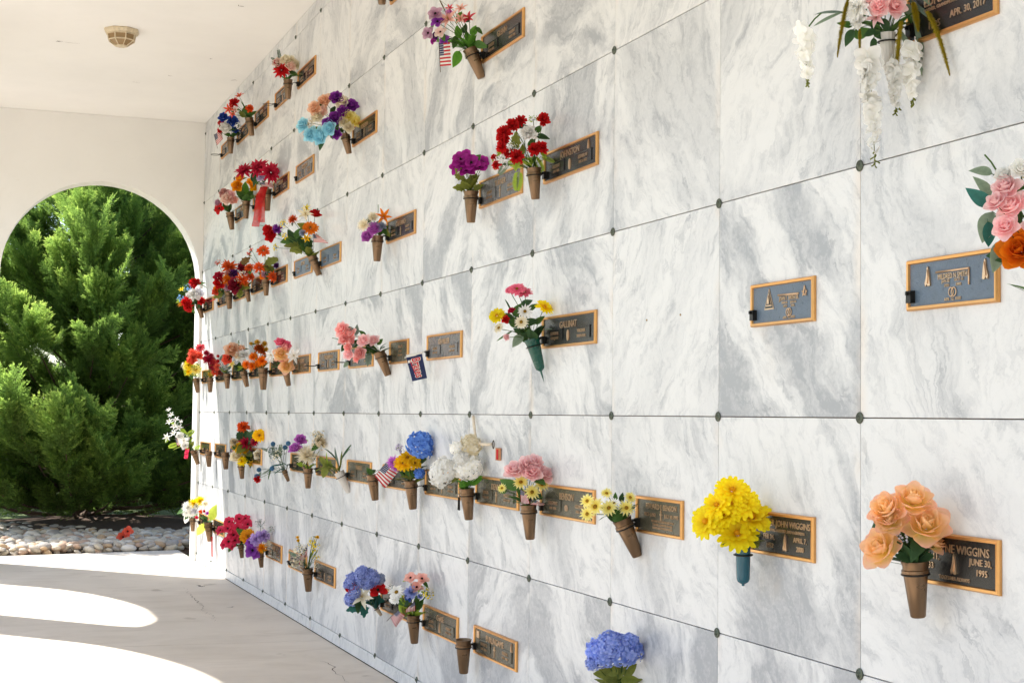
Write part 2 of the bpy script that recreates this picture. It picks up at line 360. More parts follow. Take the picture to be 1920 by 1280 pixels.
def crack(pts, wd, z=0., parent=None):
    mb = MB(); vs = []
    pts = [on_plane(x, y, 2, z) for x, y in pts]; fine = []; dz = .0015 if z == 0 else -.0008
    for a, b in zip(pts, pts[1:]):
        n = max(3, int((b-a).length/.05))
        for k in range(n): fine.append(a.lerp(b, k/n)+Vector((random.gauss(0, .012), random.gauss(0, .012), 0)))
    fine.append(pts[-1])
    for i, p in enumerate(fine):
        d = (fine[min(i+1, len(fine)-1)]-fine[max(i-1, 0)]).normalized(); s = Vector((-d.y, d.x, 0)); h = wd*random.uniform(.3, 1.)*math.sin(math.pi*(i+.4)/(len(fine)+.0))
        vs += [p+s*h+Vector((0, 0, dz)), p-s*h+Vector((0, 0, dz))]
    mb.add(vs, [(2*i, 2*i+2, 2*i+3, 2*i+1) for i in range(len(fine)-1)]); ob('crack', mb.mesh('crack', False), M_crack, parent or pav)
crack([(345,1100),(362,1120),(378,1132),(380,1146),(395,1150),(402,1162),(425,1168)], .0035)
crack([(596,1240),(607,1240),(622,1250),(630,1264),(655,1279)], .0035)
crack([(372,1096),(378,1099),(384,1098)], .02)
crack([(424,1138),(440,1137)], .012)

def arch_wall(name, u0, u1, z1, arches, thick, mapf, mat, reveal_mat, parent=None):
    """wall in (u, z) with round-headed openings (centre, radius, spring height); mapf(u, z, d) -> point"""
    mb = MB(); n = 28
    def quad(a, b, c, d, mi=0): mb.add([mapf(*a), mapf(*b), mapf(*c), mapf(*d)], [(0, 1, 2, 3)], 0, mi)
    for dd in (0, thick):
        u = u0
        for c, r, zs in arches:
            quad((u,0,dd),(c-r,0,dd),(c-r,z1,dd),(u,z1,dd))
            for k in range(n):
                a0 = math.pi*(1-k/n); a1 = math.pi*(1-(k+1)/n)
                p0 = (c+r*math.cos(a0), zs+r*math.sin(a0)); p1 = (c+r*math.cos(a1), zs+r*math.sin(a1))
                quad((p0[0],p0[1],dd),(p1[0],p1[1],dd),(p1[0],z1,dd),(p0[0],z1,dd))
            u = c+r
        quad((u,0,dd),(u1,0,dd),(u1,z1,dd),(u,z1,dd))
    quad((u0,0,0),(u0,0,thick),(u0,z1,thick),(u0,z1,0)); quad((u1,0,0),(u1,0,thick),(u1,z1,thick),(u1,z1,0))
    wall = ob(name, mb.mesh(name, False), mat, parent)
    for c, r, zs in arches:
        rv = MB(); pts = [(c-r, 0)]+[(c+r*math.cos(math.pi*(1-k/n)), zs+r*math.sin(math.pi*(1-k/n))) for k in range(n+1)]+[(c+r, 0)]
        vs = [mapf(a, b, 0) for a, b in pts]+[mapf(a, b, thick) for a, b in pts]; k = len(pts)
        rv.add(vs, [(i, i+1, k+i+1, k+i) for i in range(k-1)])
        me = rv.mesh('arch_reveal', True, 30); ob('arch_reveal', me, reveal_mat, wall)
    return wall
ew = arch_wall('end_wall', -3.35, 0., CEIL, [(-1.035, 1.005, 2.94)], .3, lambda u, z, d: (u, 12.4+d, z), M_stucco, M_white)
tag(ew, 'cream stucco end wall with round arch opening toward the green tree', 'wall')
aw = arch_wall('arcade_wall', -7.5, 12.39, CEIL, [(10.83-3.34*k, 1.285, 2.94) for k in range(5, -1, -1)], .3, lambda u, z, d: (-3.05-d, u, z), M_stucco, M_white)
tag(aw, 'cream stucco arcade wall with round arches facing the marble wall', 'wall')
mb = MB(); mb.box((-3.6, -7.8, CEIL+.001), (1.5, 12.95, CEIL+.3)); c = ob('ceiling', mb.mesh('ceiling', False), M_ceil); tag(c, kind='structure')
for pts, wd in ((((104,78),(118,78)), .010), (((118,78),(150,82)), .003), (((452,11),(458,13)), .012), (((390,110),(398,111)), .006), (((430,150),(445,151)), .006), (((318,142),(324,143)), .004), (((250,154),(262,156)), .004)): crack(pts, wd, CEIL+.001, c)

# ------------------------------------------------------------------ marble wall
YB = {-3:-2.637,-2:-1.757,-1:-.877,0:0.,1:.87,2:1.77,3:2.669,4:3.535,5:4.392,6:5.276,7:6.16,8:7.047,9:7.91,10:8.801,11:9.687,12:10.564,13:11.449,14:12.399}
for k in range(-4, -9, -1): YB[k] = YB[-3]-.88*(-3-k)
Z0, H = .082, .74
mw = empty('marble_wall'); tag(mw, 'white and grey veined marble crypt wall with bronze plaques and flower vases', 'wall')
mb = MB(); mb.box((.012, YB[-8], 0), (1.2, 12.399, CEIL)); ob('backing', mb.mesh('backing', False), M_grout, mw)
def panel_mesh(wd, ht):
    bm = bmesh.new(); bmesh.ops.create_cube(bm, size=1); bmesh.ops.scale(bm, vec=(.03, wd, ht), verts=bm.verts)
    bmesh.ops.bevel(bm, geom=bm.edges[:], offset=.0012, segments=1, affect='EDGES')
    me = bpy.data.meshes.new('marble_panel'); bm.to_mesh(me); bm.free(); return me
PLAQ_CELLS = set()
def marble(y0, y1, z0, z1, name='marble_panel', x=0., **kw):
    wd = y1-y0-kw.get('gap', .0022); o = ob(name, panel_mesh(wd, z1-z0-.003), M_marble, mw, (.015+x, (y0+y1)/2, (z0+z1)/2))
    o['hw'] = wd/2
    for k, v in dict(seed=random.uniform(0, 90), flip=1., ang=.8, con=.6, stain=0.).items(): o[k] = float(kw.get(k, v))
    return o
panels = {}
for r in range(6):
    for c in range(-8, 14):
        pair = (c+r) // 2; h = random.Random(pair*31+r*101+5)
        ang = h.choice([.85, .95, .75, .7, 1.15, .55]) if r < 4 else h.choice([.9, 1.2, .5, 2.0, .2])
        con = h.choice([.95, .55, 1.1, .3, .75, .45]); fl = 1. if (c+r) % 2 else -1.
        if r in (0, 1, 2) and h.random() < .75: fl = -1.
        if (r, c) == (2, 0): con, fl, ang = 1.0, -1, .8
        if (r, c) == (2, 1): con, fl, ang = .18, 1, .9
        if (r, c) == (1, 0): con, fl, ang = .95, -1, .85
        if (r, c) in ((3, 2),): con, fl, ang = .8, 1, 1.15
        if (r, c) in ((4, 2), (4, 3), (4, 4)): con = .95
        panels[r, c] = marble(YB[c], YB[c+1], Z0+r*H, Z0+(r+1)*H, seed=pair*3.7+r*11.3+h.uniform(0, 1)+(0 if fl > 0 else .12), flip=fl, ang=ang, con=con)
for c in range(-8, 14):
    marble(YB[c], YB[c+1], Z0+6*H, CEIL, con=.4)
    marble(YB[c], YB[c+1], .004, Z0, 'base_block', -.004, con=.12)
mb = MB(); mb.lathe([(0,.0),(.0165,.0),(.0175,.002),(.0165,.0042),(.0135,.0052),(.0125,.0036),(.009,.0044),(.0065,.0066),(.0055,.0095),(.003,.0115),(.0001,.0118)], 16, cap=False)
rose_me = mb.mesh('rosette', True, 40)
for c in range(-3, 15):
    for r in range(7):
        y = YB[c] if c < 14 else 12.37
        o = ob('rosette', rose_me, M_rosette, mw, (-.0008, y, Z0+r*H)); o.rotation_euler = (0, R(-90), 0); o.rotation_euler.rotate_axis('Z', random.uniform(0, 3))
mb = MB(); mb.lathe([(0, 0), (.004, 0), (.004, .002), (.0001, .002)], 8, cap=False); hole = mb.mesh('anchor_hole')
for px, py in ((1213, 600), (1276, 590)):
    o = ob('anchor_hole', hole, mat_plain('rust_spot', (.35, .22, .08), .8), mw, on_plane(px, py, 0, -.0005)); o.rotation_euler = (0, R(-90), 0)

# ------------------------------------------------------------------ ceiling lamp
lc = Vector((-1.262, 8.70, CEIL)); lamp = empty('ceiling_lamp', lc)
tag(lamp, 'small octagonal porch lamp with flaking metal base on the cream ceiling', 'lamp')
mb = MB(); mb.lathe([(.0,-.0),(.142,-.0),(.145,-.012),(.132,-.034),(.122,-.036),(.0,-.036)], 8, cap=False); ob('base', mb.mesh('base', False), M_lampmetal, lamp)
mb = MB(); mb.lathe([(.112,-.036),(.104,-.086),(.045,-.128),(.0,-.128)], 8, cap=False); ob('glass_panel', mb.mesh('glass', False), M_lampglass, lamp)
mb = MB()
def oct_pt(r, z, k): a = 2*math.pi*k/8; return Vector((r*math.cos(a), r*math.sin(a), z))
for k in range(8):
    mb.tube([oct_pt(.115,-.034,k), oct_pt(.107,-.087,k), oct_pt(.046,-.131,k)], .0052, 5)
    for r_, z_ in ((.116,-.040),(.107,-.087),(.046,-.130)): mb.tube([oct_pt(r_,z_,k), oct_pt(r_,z_,k+1)], .0055, 5)
mb.lathe([(0,-.128),(.045,-.128),(.045,-.136),(0,-.136)], 8, cap=False)
ob('lamp_frame', mb.mesh('lamp_frame', False), M_lampmetal, lamp); lamp.rotation_euler = (0, 0, R(12))

# ------------------------------------------------------------------ stone bed and tree outside the arch
bed = empty('stone_bed', (-.9, 14.4, 0)); tag(bed, 'bed of rounded tan river stones between pavement and green tree', 'stone bed')
mb = MB(); pts = []
nx, ny = 24, 24
for j in range(ny+1):
    for i in range(nx+1):
        x = -3.4+6.2*i/nx; y0 = 12.72+(x+6.2)*.163+.03; y = y0+(18.3-y0)*j/ny
        pts.append((x+.9, y-14.4, .0+.14*math.exp(-((x+.4)**2+(y-17.4)**2)/4.)-.05*(j == 0)+random.uniform(-.01, .01)))
mb.add(pts, [(j*(nx+1)+i, j*(nx+1)+i+1, (j+1)*(nx+1)+i+1, (j+1)*(nx+1)+i) for j in range(ny) for i in range(nx)])
ob('soil', mb.mesh('soil'), M_soil, bed)
def stone_mesh(seed):
    bm = bmesh.new(); bmesh.ops.create_icosphere(bm, subdivisions=2, radius=1); h = random.Random(seed)
    k = [(Vector((h.gauss(0,1),h.gauss(0,1),h.gauss(0,1))).normalized(), h.uniform(.08,.22)) for _ in range(6)]
    for v in bm.verts:
        s = 1+sum(a*max(0, v.co.dot(d))**2 for d, a in k)-.2
        v.co *= s; v.co.z *= .62; v.co.x *= 1.2
    for f in bm.faces: f.smooth = True
    me = bpy.data.meshes.new('stone'); bm.to_mesh(me); bm.free(); at = me.attributes.new('t', 'FLOAT', 'POINT'); return me
SM = [stone_mesh(i) for i in range(7)]
st = []
for layer in range(2):
    y = 13.0
    while y < 17.6:
        x = -2.6
        while x < 1.2:
            xx = x+random.uniform(-.035, .035); yy = y+random.uniform(-.035, .035); lim = 12.72+(xx+6.2)*.163+.07
            edge_far = 15.7+.12*math.sin(xx*2.1)+max(0, -xx-.5)*1.5
            if yy > lim and (yy < edge_far or random.random() < max(0, 1-(yy-edge_far)/.35)): st.append((yy, xx, layer))
            x += .115
        y += .098
st.sort(); big = MB(); cnt = 0
for yy, xx, layer in st:
    s = random.choice([.042, .05, .058, .068, .05, .038, .082]); z = .014+layer*.04+random.uniform(-.008, .015)
    e = (random.uniform(-.35,.35), random.uniform(-.35,.35), random.uniform(0,6.3)); me = random.choice(SM)
    px = 960+FPX*((Vector((xx,yy,z))-CAM).dot(rt))/depth_of(Vector((xx,yy,z)))
    if layer == 1 and -20 < px < 372 and cnt < 300:
        o = ob('stone', me, M_stone, bed, (xx+.9, yy-14.4, z)); o.rotation_euler = e; o.scale = (s, s, s); cnt += 1
    else:
        Mx = Matrix.Translation((xx+.9, yy-14.4, z)) @ Matrix(Quaternion((1,0,0,0)).to_matrix()).to_4x4()
        from mathutils import Euler
        Mx = Matrix.Translation((xx+.9, yy-14.4, z)) @ Euler(e).to_matrix().to_4x4() @ Matrix.Scale(s, 4)
        big.add([Mx @ v.co for v in me.vertices], [tuple(p.vertices) for p in me.polygons], random.random())
tag(ob('small_stones', big.mesh('small_stones'), M_stone, bed), kind='stuff')

def make_tree(cx, cy, ht, rad, label, nb=175, thin=.65):
    tr = empty('cypress_tree', (cx, cy, 0)); tag(tr, label, 'tree')
    tb = MB(); tb.tube([(0,0,-.05),(.03,.02,ht*.3),(-.03,.03,ht*.6),(.02,0,ht*.97)], [.17,.13,.08,.015], 10); ob('trunk', tb.mesh('trunk'), M_bark, tr)
    tb = MB()
    # spray templates: a flat feather of fine shoots
    def template(seed):
        h = np.random.default_rng(seed); V = []; F = []; T = []
        def leaf(p, d, n, L, wd, t0, t1):
            o = len(V); s = np.cross(d, n); s /= np.linalg.norm(s)+1e-9
            V.extend([p-s*wd*.5, p+d*L*.45+s*wd-n*wd*.4, p+d*L, p+d*L*.45-s*wd-n*wd*.4]); T.extend([t0, (t0+t1)/2, t1, (t0+t1)/2]); F.append((o, o+1, o+2, o+3))
        n0 = np.array([0, 0, 1.])
        nb = 13
        for i in range(nb):
            s = .08+.9*i/nb; p = np.array([s, 0, .10*s*s]); 
            for sd in (-1, 1):
                if h.random() < .08: continue
                a = sd*(.62+h.normal(0, .13))*(1-.45*s); L = (.40*(1-s)**.75+.11)*h.uniform(.75, 1.2)
                d = np.array([math.cos(a), math.sin(a), h.normal(.12, .16)]); d /= np.linalg.norm(d)
                m_ = max(4, int(L/.042))
                for k in range(m_):
                    q = (k+.4)/m_; pp = p+d*L*q+np.array([0, 0, .10*L*q*q]); 
                    for s2 in (-1, 1):
                        b = s2*(.55+h.normal(0, .15)); ca, sa = math.cos(b), math.sin(b)
                        dd = np.array([d[0]*ca-d[1]*sa, d[0]*sa+d[1]*ca, d[2]+h.normal(.05, .25)]); dd /= np.linalg.norm(dd)
                        nn = n0+h.normal(0, .45, 3)
                        leaf(pp, dd, nn, .085*(1.15-.5*q)*h.uniform(.7, 1.3), .0125, .15+.45*q*s, .35+.65*(q*.6+s*.4))
                leaf(p+d*L*.8, d, n0, .12, .014, .6, 1.)
        return np.array(V), np.array(F), np.array(T)
    TM = [template(i) for i in range(4)]
    Vs = []; Fs = []; Ts = []; off = 0
    def place(pos, dr, upv, size, shade):
        nonlocal off
        V, F, T = TM[rng.integers(4)]
        x = dr/np.linalg.norm(dr); y = np.cross(upv, x); y /= np.linalg.norm(y)+1e-9; z = np.cross(x, y)
        Vs.append(pos+size*(V[:, :1]*x+V[:, 1:2]*y+V[:, 2:]*z)); Fs.append(F+off); off += len(V)
        Ts.append(np.clip(T*shade, 0, 1))
    for b in range(nb):
        q = (b+.5)/nb; z0 = .05+ht*.93*q**1.12*.94; az = b*2.39996+rng.normal(0, .25)
        rr = rad*(1-(z0/ht)**1.7)**.75*rng.uniform(.62, 1.12)+.12
        if z0 < .5: rr *= 1.1
        rise = rng.uniform(.25, .75)*rr*(.55 if z0 < 1. else 1.)
        o = np.array([math.cos(az), math.sin(az), 0])
        if o[1]*.74-o[0]*.67 > .25 and rng.random() < (thin if z0 > 1.2 else .4): continue
        sag = -.25*rr if z0 < 1.2 else -.05
        P0 = np.array([0, 0, z0]); P3 = P0+o*rr+np.array([0, 0, rise]); P1 = P0+o*rr*.4+np.array([0, 0, rise*.15+sag*.3]); 
        def bz(t): return (1-t)**2*P0+2*t*(1-t)*P1+t*t*P3
        tb.tube([bz(t) for t in (0, .3, .6, .9)], [.035*(1-q*.6), .024*(1-q*.6), .014, .005], 5)
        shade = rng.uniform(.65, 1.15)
        ns = int(10+8*rr)
        for k in range(ns):
            t = 1-(rng.random()**1.5)*.66; p = bz(t); tang = bz(min(1, t+.05))-bz(t-.05); tang /= np.linalg.norm(tang)
            side = np.cross(tang, [0, 0, 1.]); side /= np.linalg.norm(side); sgn = 1 if k % 2 else -1
            dr = tang*rng.uniform(.5, 1.1)+side*sgn*rng.uniform(.1, .8)*(1.2-t*.6)+np.array([0, 0, rng.uniform(-.12, .5)])
            p = p+rng.normal(0, .05, 3); upv = np.array([0, 0, 1.])+rng.normal(0, .45, 3)+o*.5*rng.random()
            if p[2] < .12: p[2] = .12+abs(rng.normal(0, .05))
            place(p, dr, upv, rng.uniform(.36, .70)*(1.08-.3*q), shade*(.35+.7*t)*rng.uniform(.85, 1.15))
    V = np.concatenate(Vs); F = np.concatenate(Fs); T = np.concatenate(Ts)
    V[:, 2] = np.maximum(V[:, 2], .03)
    me = bpy.data.meshes.new('foliage'); me.vertices.add(len(V)); me.vertices.foreach_set('co', V.astype('f').ravel())
    me.loops.add(F.size); me.loops.foreach_set('vertex_index', F.astype('i').ravel()); me.polygons.add(len(F))
    me.polygons.foreach_set('loop_start', np.arange(0, F.size, 4, dtype='i')); me.polygons.foreach_set('loop_total', np.full(len(F), 4, 'i'))
    me.update(calc_edges=True); at = me.attributes.new('t', 'FLOAT', 'POINT'); at.data.foreach_set('value', T.astype('f'))
    ob('limbs', tb.mesh('limbs'), M_bark, tr)
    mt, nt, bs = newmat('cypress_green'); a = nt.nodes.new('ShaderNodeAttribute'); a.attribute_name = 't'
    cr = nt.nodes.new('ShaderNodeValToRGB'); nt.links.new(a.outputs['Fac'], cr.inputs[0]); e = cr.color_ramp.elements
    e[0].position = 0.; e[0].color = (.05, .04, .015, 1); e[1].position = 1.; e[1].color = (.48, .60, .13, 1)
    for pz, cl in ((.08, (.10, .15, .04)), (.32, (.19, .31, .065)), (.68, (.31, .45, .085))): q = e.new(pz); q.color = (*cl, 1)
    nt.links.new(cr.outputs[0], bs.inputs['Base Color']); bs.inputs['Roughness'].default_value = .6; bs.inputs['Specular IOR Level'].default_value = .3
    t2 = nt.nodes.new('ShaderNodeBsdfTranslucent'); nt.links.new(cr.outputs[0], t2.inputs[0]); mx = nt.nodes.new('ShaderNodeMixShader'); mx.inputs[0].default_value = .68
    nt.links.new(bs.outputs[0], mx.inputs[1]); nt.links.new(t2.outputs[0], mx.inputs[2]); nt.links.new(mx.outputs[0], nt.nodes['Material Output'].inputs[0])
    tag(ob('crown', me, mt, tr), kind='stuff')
make_tree(-.75, 18.0, 5.0, 2.8, 'dense feathery green conifer tree growing just beyond the arch', 260, .95)
make_tree(.1, 23.2, 8.5, 2.9, 'taller dark conifer tree standing behind the bright one', 170, .5)

# ------------------------------------------------------------------ plaques
PLMAT = Matrix(((0, 0, -1), (-1, 0, 0), (0, 1, 0)))     # reading direction, up, out of the wall
TEXTS = []
def text(s, h, parent, x, y, z=.006, wmax=None, mat=None, name='lettering', d=.0014, bold=.0, rot=0):
    TEXTS.append((s, h, parent, x, y, z, wmax, mat or M_letter, name, d, bold, rot))
def frame_mesh(wd, ht):
    mb = MB(); b = .0125; a = wd/2; c = ht/2; k = .0035
    def ring(x, y, z): return [(-x,-y,z),(x,-y,z),(x,y,z),(-x,y,z)]
    L = [ring(a, c, .0), ring(a, c, .008), ring(a-k, c-k, .0135), ring(a-b+.002, c-b+.002, .0125), ring(a-b, c-b, .0055)]
    vs = [p for r_ in L for p in r_]; fs = []
    for i in range(len(L)-1):
        for j in range(4): j2 = (j+1) % 4; fs.append((i*4+j, i*4+j2, (i+1)*4+j2, (i+1)*4+j))
    mb.add(vs, fs); return mb.mesh('plaque_frame', False)
FR = {.60: frame_mesh(.60, .14), .39: frame_mesh(.39, .14)}
def panelm(wd):
    mb = MB(); mb.box((-wd/2+.011, -.0585, .001), (wd/2-.011, .0585, .0062)); return mb.mesh('plaque_panel', False)
PN = {.60: panelm(.60), .39: panelm(.39)}
mb = MB(); mb.box((-.011, -.019, .006), (.011, .015, .022)); mb.box((-.003, .002, .022), (.003, .012, .030)); BRK = mb.mesh('bracket', False)
mb = MB(); mb.box((-.088, -.026, .0062), (.088, .022, .0085)); mb.tube([(-.092, .023, .009), (.092, .023, .009)], .0028, 6); mb.tube([(.089, -.026, .009), (.089, .024, .009)], .0018, 6); SCR = mb.mesh('name_scroll', False)
mb = MB(); mb.box((-.0032, -.026, .006), (.0032, .026, .010)); mb.box((-.012, .006, .0065), (.012, .0115, .0095)); CROSS = mb.mesh('cross', False)
mb = MB(); mb.prism([(-.010,-.026),(-.003,-.019),(.002,-.026),(.011,-.024),(.009,-.010),(.007,.006),(.003,.021),(.000,.028),(-.003,.024),(-.004,.010),(-.008,-.004),(-.013,-.017)], .006, .011)
mb.prism([(-.006,-.016),(.001,-.018),(.004,.002),(.001,.020),(-.002,.008)], .011, .0135); HANDS = mb.mesh('praying_hands', False)
mb = MB(); mb.torus((-.006, 0, .008), .010, .0016, 18, 6, sy=1.15); mb.torus((.006, 0, .0085), .010, .0016, 18, 6, sy=1.15); RINGS = mb.mesh('rings', True)
mb = MB(); mb.prism([(math.cos(a*.5236)*.013, math.sin(a*.5236)*.024) for a in range(12)], .006, .0095); mb.prism([(math.cos(a*.5236)*.009, math.sin(a*.5236)*.018) for a in range(12)], .0095, .0112); OVAL = mb.mesh('oval_emblem', False)
mb = MB()
for s_, z_ in ((1., .0085), (.86, .0089), (.62, .0100), (.50, .0103)):
    mb.prism([(-.030*s_, -.028*s_-.002), (.030*s_, -.028*s_-.002), (0, .040*s_-.002)], .006, z_, 0 if s_ in (1., .62) else 1)
mb.prism([(-.005,-.012),(.005,-.012),(.004,.002),(0,.014),(-.004,.002)], .0105, .0125); TRI = mb.mesh('triangle_emblem', False)
mb = MB()
for pts in (((0,.018),(-.010,-.014)), ((0,.018),(.010,-.014)), ((-.014,.002),(0,-.012)), ((.014,.002),(0,-.012))):
    mb.tube([(pts[0][0], pts[0][1], .0085), (pts[1][0], pts[1][1], .0085)], .0022, 5)
COMPASS = mb.mesh('compass_emblem', False)
PANELS.update({k: M_panel_refl_blue for k in ((2,-1),(2,0),(3,8),(3,7))}); PANELS.update({k: M_panel_refl_grey for k in ((2,4),(2,7),(2,6),(4,8),(3,3))}); PANELS.update({k: M_panel_refl_olive for k in ((1,1),(1,2),(1,3),(1,4),(1,6),(0,3),(0,4),(2,8),(2,5),(1,7),(0,9))})  # plaques whose panel colour carries a painted sky reflection
def cell_c(r, c): return (YB[c]+YB[c+1])/2, Z0+r*H+.366
def plaque(r, c, wd, label, layout='pair', name='', sub=(), emb=None, group=None):
    y, z = cell_c(r, c); o = empty('name_plaque', (-.0005, y, z)); o.rotation_euler = PLMAT.to_euler()
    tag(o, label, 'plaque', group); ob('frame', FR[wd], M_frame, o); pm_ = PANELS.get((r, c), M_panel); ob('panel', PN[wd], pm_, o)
    b = ob('bracket', BRK, M_black, o, (-wd/2+.024, -.030, 0)); o['y_left'] = y+wd/2
    if (r, c) in panels: panels[r, c]['stain'] = random.choice([.3, .7, 1., .5])
    sub = list(sub)
    if layout == 'pair':
        if name: text(name, .030, o, 0, .026, wmax=.34)
        for i, sx in enumerate((-1, 1)):
            s = ob('name_scroll', SCR, pm_, o, (sx*.15, -.014, 0))
            if len(sub) > 2*i: text(sub[2*i], .015, o, sx*.15, -.008, .0085, wmax=.15)
            if len(sub) > 2*i+1: text(sub[2*i+1], .0115, o, sx*.15, -.030, .0085, wmax=.15)
        if emb: ob(emb.name, emb, M_letter, o, (0, -.022, 0))
    elif layout == 'single':
        for s, h, xx, yy, wm in sub: text(s, h, o, xx, yy, wmax=wm)
    return o, b

# ------------------------------------------------------------------ vases and their rings
def vase_meshes():
    d = {}
    mb = MB(); mb.lathe([(.0,0),(.019,.0),(.0225,.004),(.0365,.136),(.0365,.150),(.0415,.165),(.0385,.165),(.033,.146),(.020,.012),(0,.010)], 24, cap=False); d['brown'] = [('body', mb.mesh('vase_body', True, 35))]
    mb = MB(); mb.lathe([(.0360,.128),(.0400,.130),(.0402,.139),(.0368,.141)], 24, cap=False); d['brown'].append(('collar', mb.mesh('vase_collar', True, 50)))
    mb = MB(); mb.lathe([(.0,-.010),(.006,-.010),(.007,-.002),(.012,.000),(.024,.008),(.029,.020),(.030,.040),(.033,.165),(.0305,.165),(.028,.04),(.0,.03)], 24, cap=False); d['teal'] = [('body', mb.mesh('vase_teal', True, 50))]
    mb = MB(); mb.lathe([(.0001,-.062),(.004,-.030),(.0055,-.002),(.010,.0),(.021,.010),(.0245,.022),(.036,.145),(.039,.150),(.039,.165),(.0365,.165),(.033,.15),(.02,.03),(0,.03)], 24, cap=False); d['green'] = [('body', mb.mesh('vase_green', True, 35))]
    d['cream'] = d['brown']
    mb = MB(); n = 28; vs = []; fs = []; prof = [(.016,0),(.020,.003),(.036,.165),(.033,.165),(.018,.01)]
    for r_, z_ in prof:
        for k in range(n): a = 2*math.pi*k/n; q = r_*(1+.05*(k % 2)); vs.append((q*math.cos(a), q*math.sin(a), z_))
    for i in range(len(prof)-1):
        for k in range(n): k2 = (k+1) % n; fs.append((i*n+k, i*n+k2, (i+1)*n+k2, (i+1)*n+k))
    fs.append(tuple(range(n-1, -1, -1))); fs.append(tuple((len(prof)-1)*n+k for k in range(n))); mb.add(vs, fs); d['white'] = [('body', mb.mesh('vase_white', False))]
    return d
VM = vase_meshes(); VMAT = dict(brown=M_vase, teal=M_vteal, green=M_vgreen, cream=M_vcream, white=M_vwhite)
def ring_on(bracket, plq, centre, axis=Vector((0, 0, 1)), rad=.0385):
    """wire arm and hoop, built in the bracket's frame"""
    Mi = (Matrix.Translation(plq.location) @ PLMAT.to_4x4() @ Matrix.Translation(bracket.location)).inverted()
    c = Mi @ centre; ax = (Mi.to_3x3() @ axis).normalized(); X = ax.orthogonal().normalized(); Y = ax.cross(X)
    mb = MB(); mb.torus(c, rad+.002, .0026, 26, 6, X, Y); a = Vector((0, .006, .026)); d = (c-a); d.normalize()
    mb.tube([a, a+Vector((0, .004, .010)), c-d*(rad+.002)], .0032, 6); ob('ring', mb.mesh('ring'), M_black, bracket)
def vase(top, bot, kind, label, plq=None, brk=None, group=None, stand=-.07):
    T = on_plane(*top, 0, stand); dT = depth_of(T); B = at_depth(*bot, dT); ax = T-B; L = ax.length
    if kind == 'green': L *= 1.0
    ax.normalize(); sc = L/.165; o = empty('flower_vase', B); o.rotation_mode = 'QUATERNION'; o.rotation_quaternion = Vector((0, 0, 1)).rotation_difference(ax); o.scale = (sc,)*3
    tag(o, label, 'vase', group)
    for nm, me in VM[kind]: ob(nm, me, VMAT[kind], o)
    if plq: ring_on(brk, plq, T-ax*(L*.235), ax, .0375*sc)
    return T, ax, L

# ------------------------------------------------------------------ flower meshes (unit diameter, facing +Z)
def petal(mb, az, L, W, e0, e1, r0=.02, z0=0., point=.5, cup=.25, wave=0., seg=4, mi=0, h=random, t0=0., t1=1.):
    d = Vector((math.cos(az), math.sin(az), 0)); s = Vector((-math.sin(az), math.cos(az), 0)); p = d*r0+Vector((0, 0, z0)); vs = []; ts = []; ph = h.uniform(0, 6.28)
    for i in range(seg+1):
        q = i/seg; e = e0+(e1-e0)*q
        if i: p = p+(d*math.cos(e)+Vector((0, 0, math.sin(e))))*(L/seg)
        nrm = Vector((0, 0, math.cos(e)))-d*math.sin(e)
        prof = (.30, .85, 1., .62, .06) if point > .7 else (.16, .70, 1., .93, .58)
        x_ = q*4; i_ = min(3, int(x_)); wq = W*(prof[i_]+(prof[i_+1]-prof[i_])*(x_-i_)); wv = wave*math.sin(ph+q*4)*q
        tipx = d*math.cos(e)+Vector((0, 0, math.sin(e)))
        for u_ in (-1, -.55, 0, .55, 1):
            vs.append(p+s*(wq*u_)+nrm*(wq*cup*u_*u_+wv*u_)+tipx*((1-u_*u_)*W*(.34 if point < .7 else .12)*max(0, q-.7)/.3)); ts.append(t0+(t1-t0)*q)
    fs = [(5*i+j, 5*i+j+1, 5*i+j+6, 5*i+j+5) for i in range(seg) for j in range(4)]
    mb.add(vs, fs, ts, mi)
def dome(mb, r, z, hgt, mi=1, n=10):
    mb.lathe([(r, z-.02), (r, z), (r*.8, z+hgt*.7), (r*.4, z+hgt), (.001, z+hgt*1.05)], n, mi, False)
def fl_daisy(h):
    mb = MB()
    for ring, (n, e0, e1, L) in enumerate(((14, .25, -.12, .44), (12, .5, .10, .40))):
        for k in range(n): petal(mb, 2*math.pi*(k+.5*ring)/n+h.gauss(0, .06), L*h.uniform(.88, 1.05), .062, e0+h.gauss(0, .1), e1+h.gauss(0, .12), .07, .0, 1.15, .2, .008, h=h)
    dome(mb, .105, .06, .05); return mb
def fl_gerbera(h):
    mb = MB()
    for ring, (n, e0, e1, L) in enumerate(((15, .15, -.18, .45), (14, .4, .05, .42), (11, .75, .45, .30))):
        for k in range(n): petal(mb, 2*math.pi*(k+.37*ring)/n+h.gauss(0, .07), L*h.uniform(.88, 1.05), .080, e0+h.gauss(0, .1), e1+h.gauss(0, .12), .05, .0, .5, .12, .012, h=h)
    dome(mb, .075, .07, .05); return mb
def fl_rose(h):
    mb = MB()
    for ring, (n, e0, e1, L, W) in enumerate(((5, -.25, .55, .50, .29), (5, .15, 1.05, .48, .27), (5, .55, 1.35, .44, .23), (4, .95, 1.65, .40, .18), (3, 1.3, 1.9, .36, .12))):
        for k in range(n): petal(mb, 2*math.pi*(k+.45*ring)/n+h.gauss(0, .1), L*h.uniform(.92, 1.06), W, e0+h.gauss(0, .08), e1+h.gauss(0, .12), .015+.01*(4-ring), .02*ring, .55, .42, .03, 5, h=h, t0=.0+.04*ring, t1=1-.1*ring)
    return mb
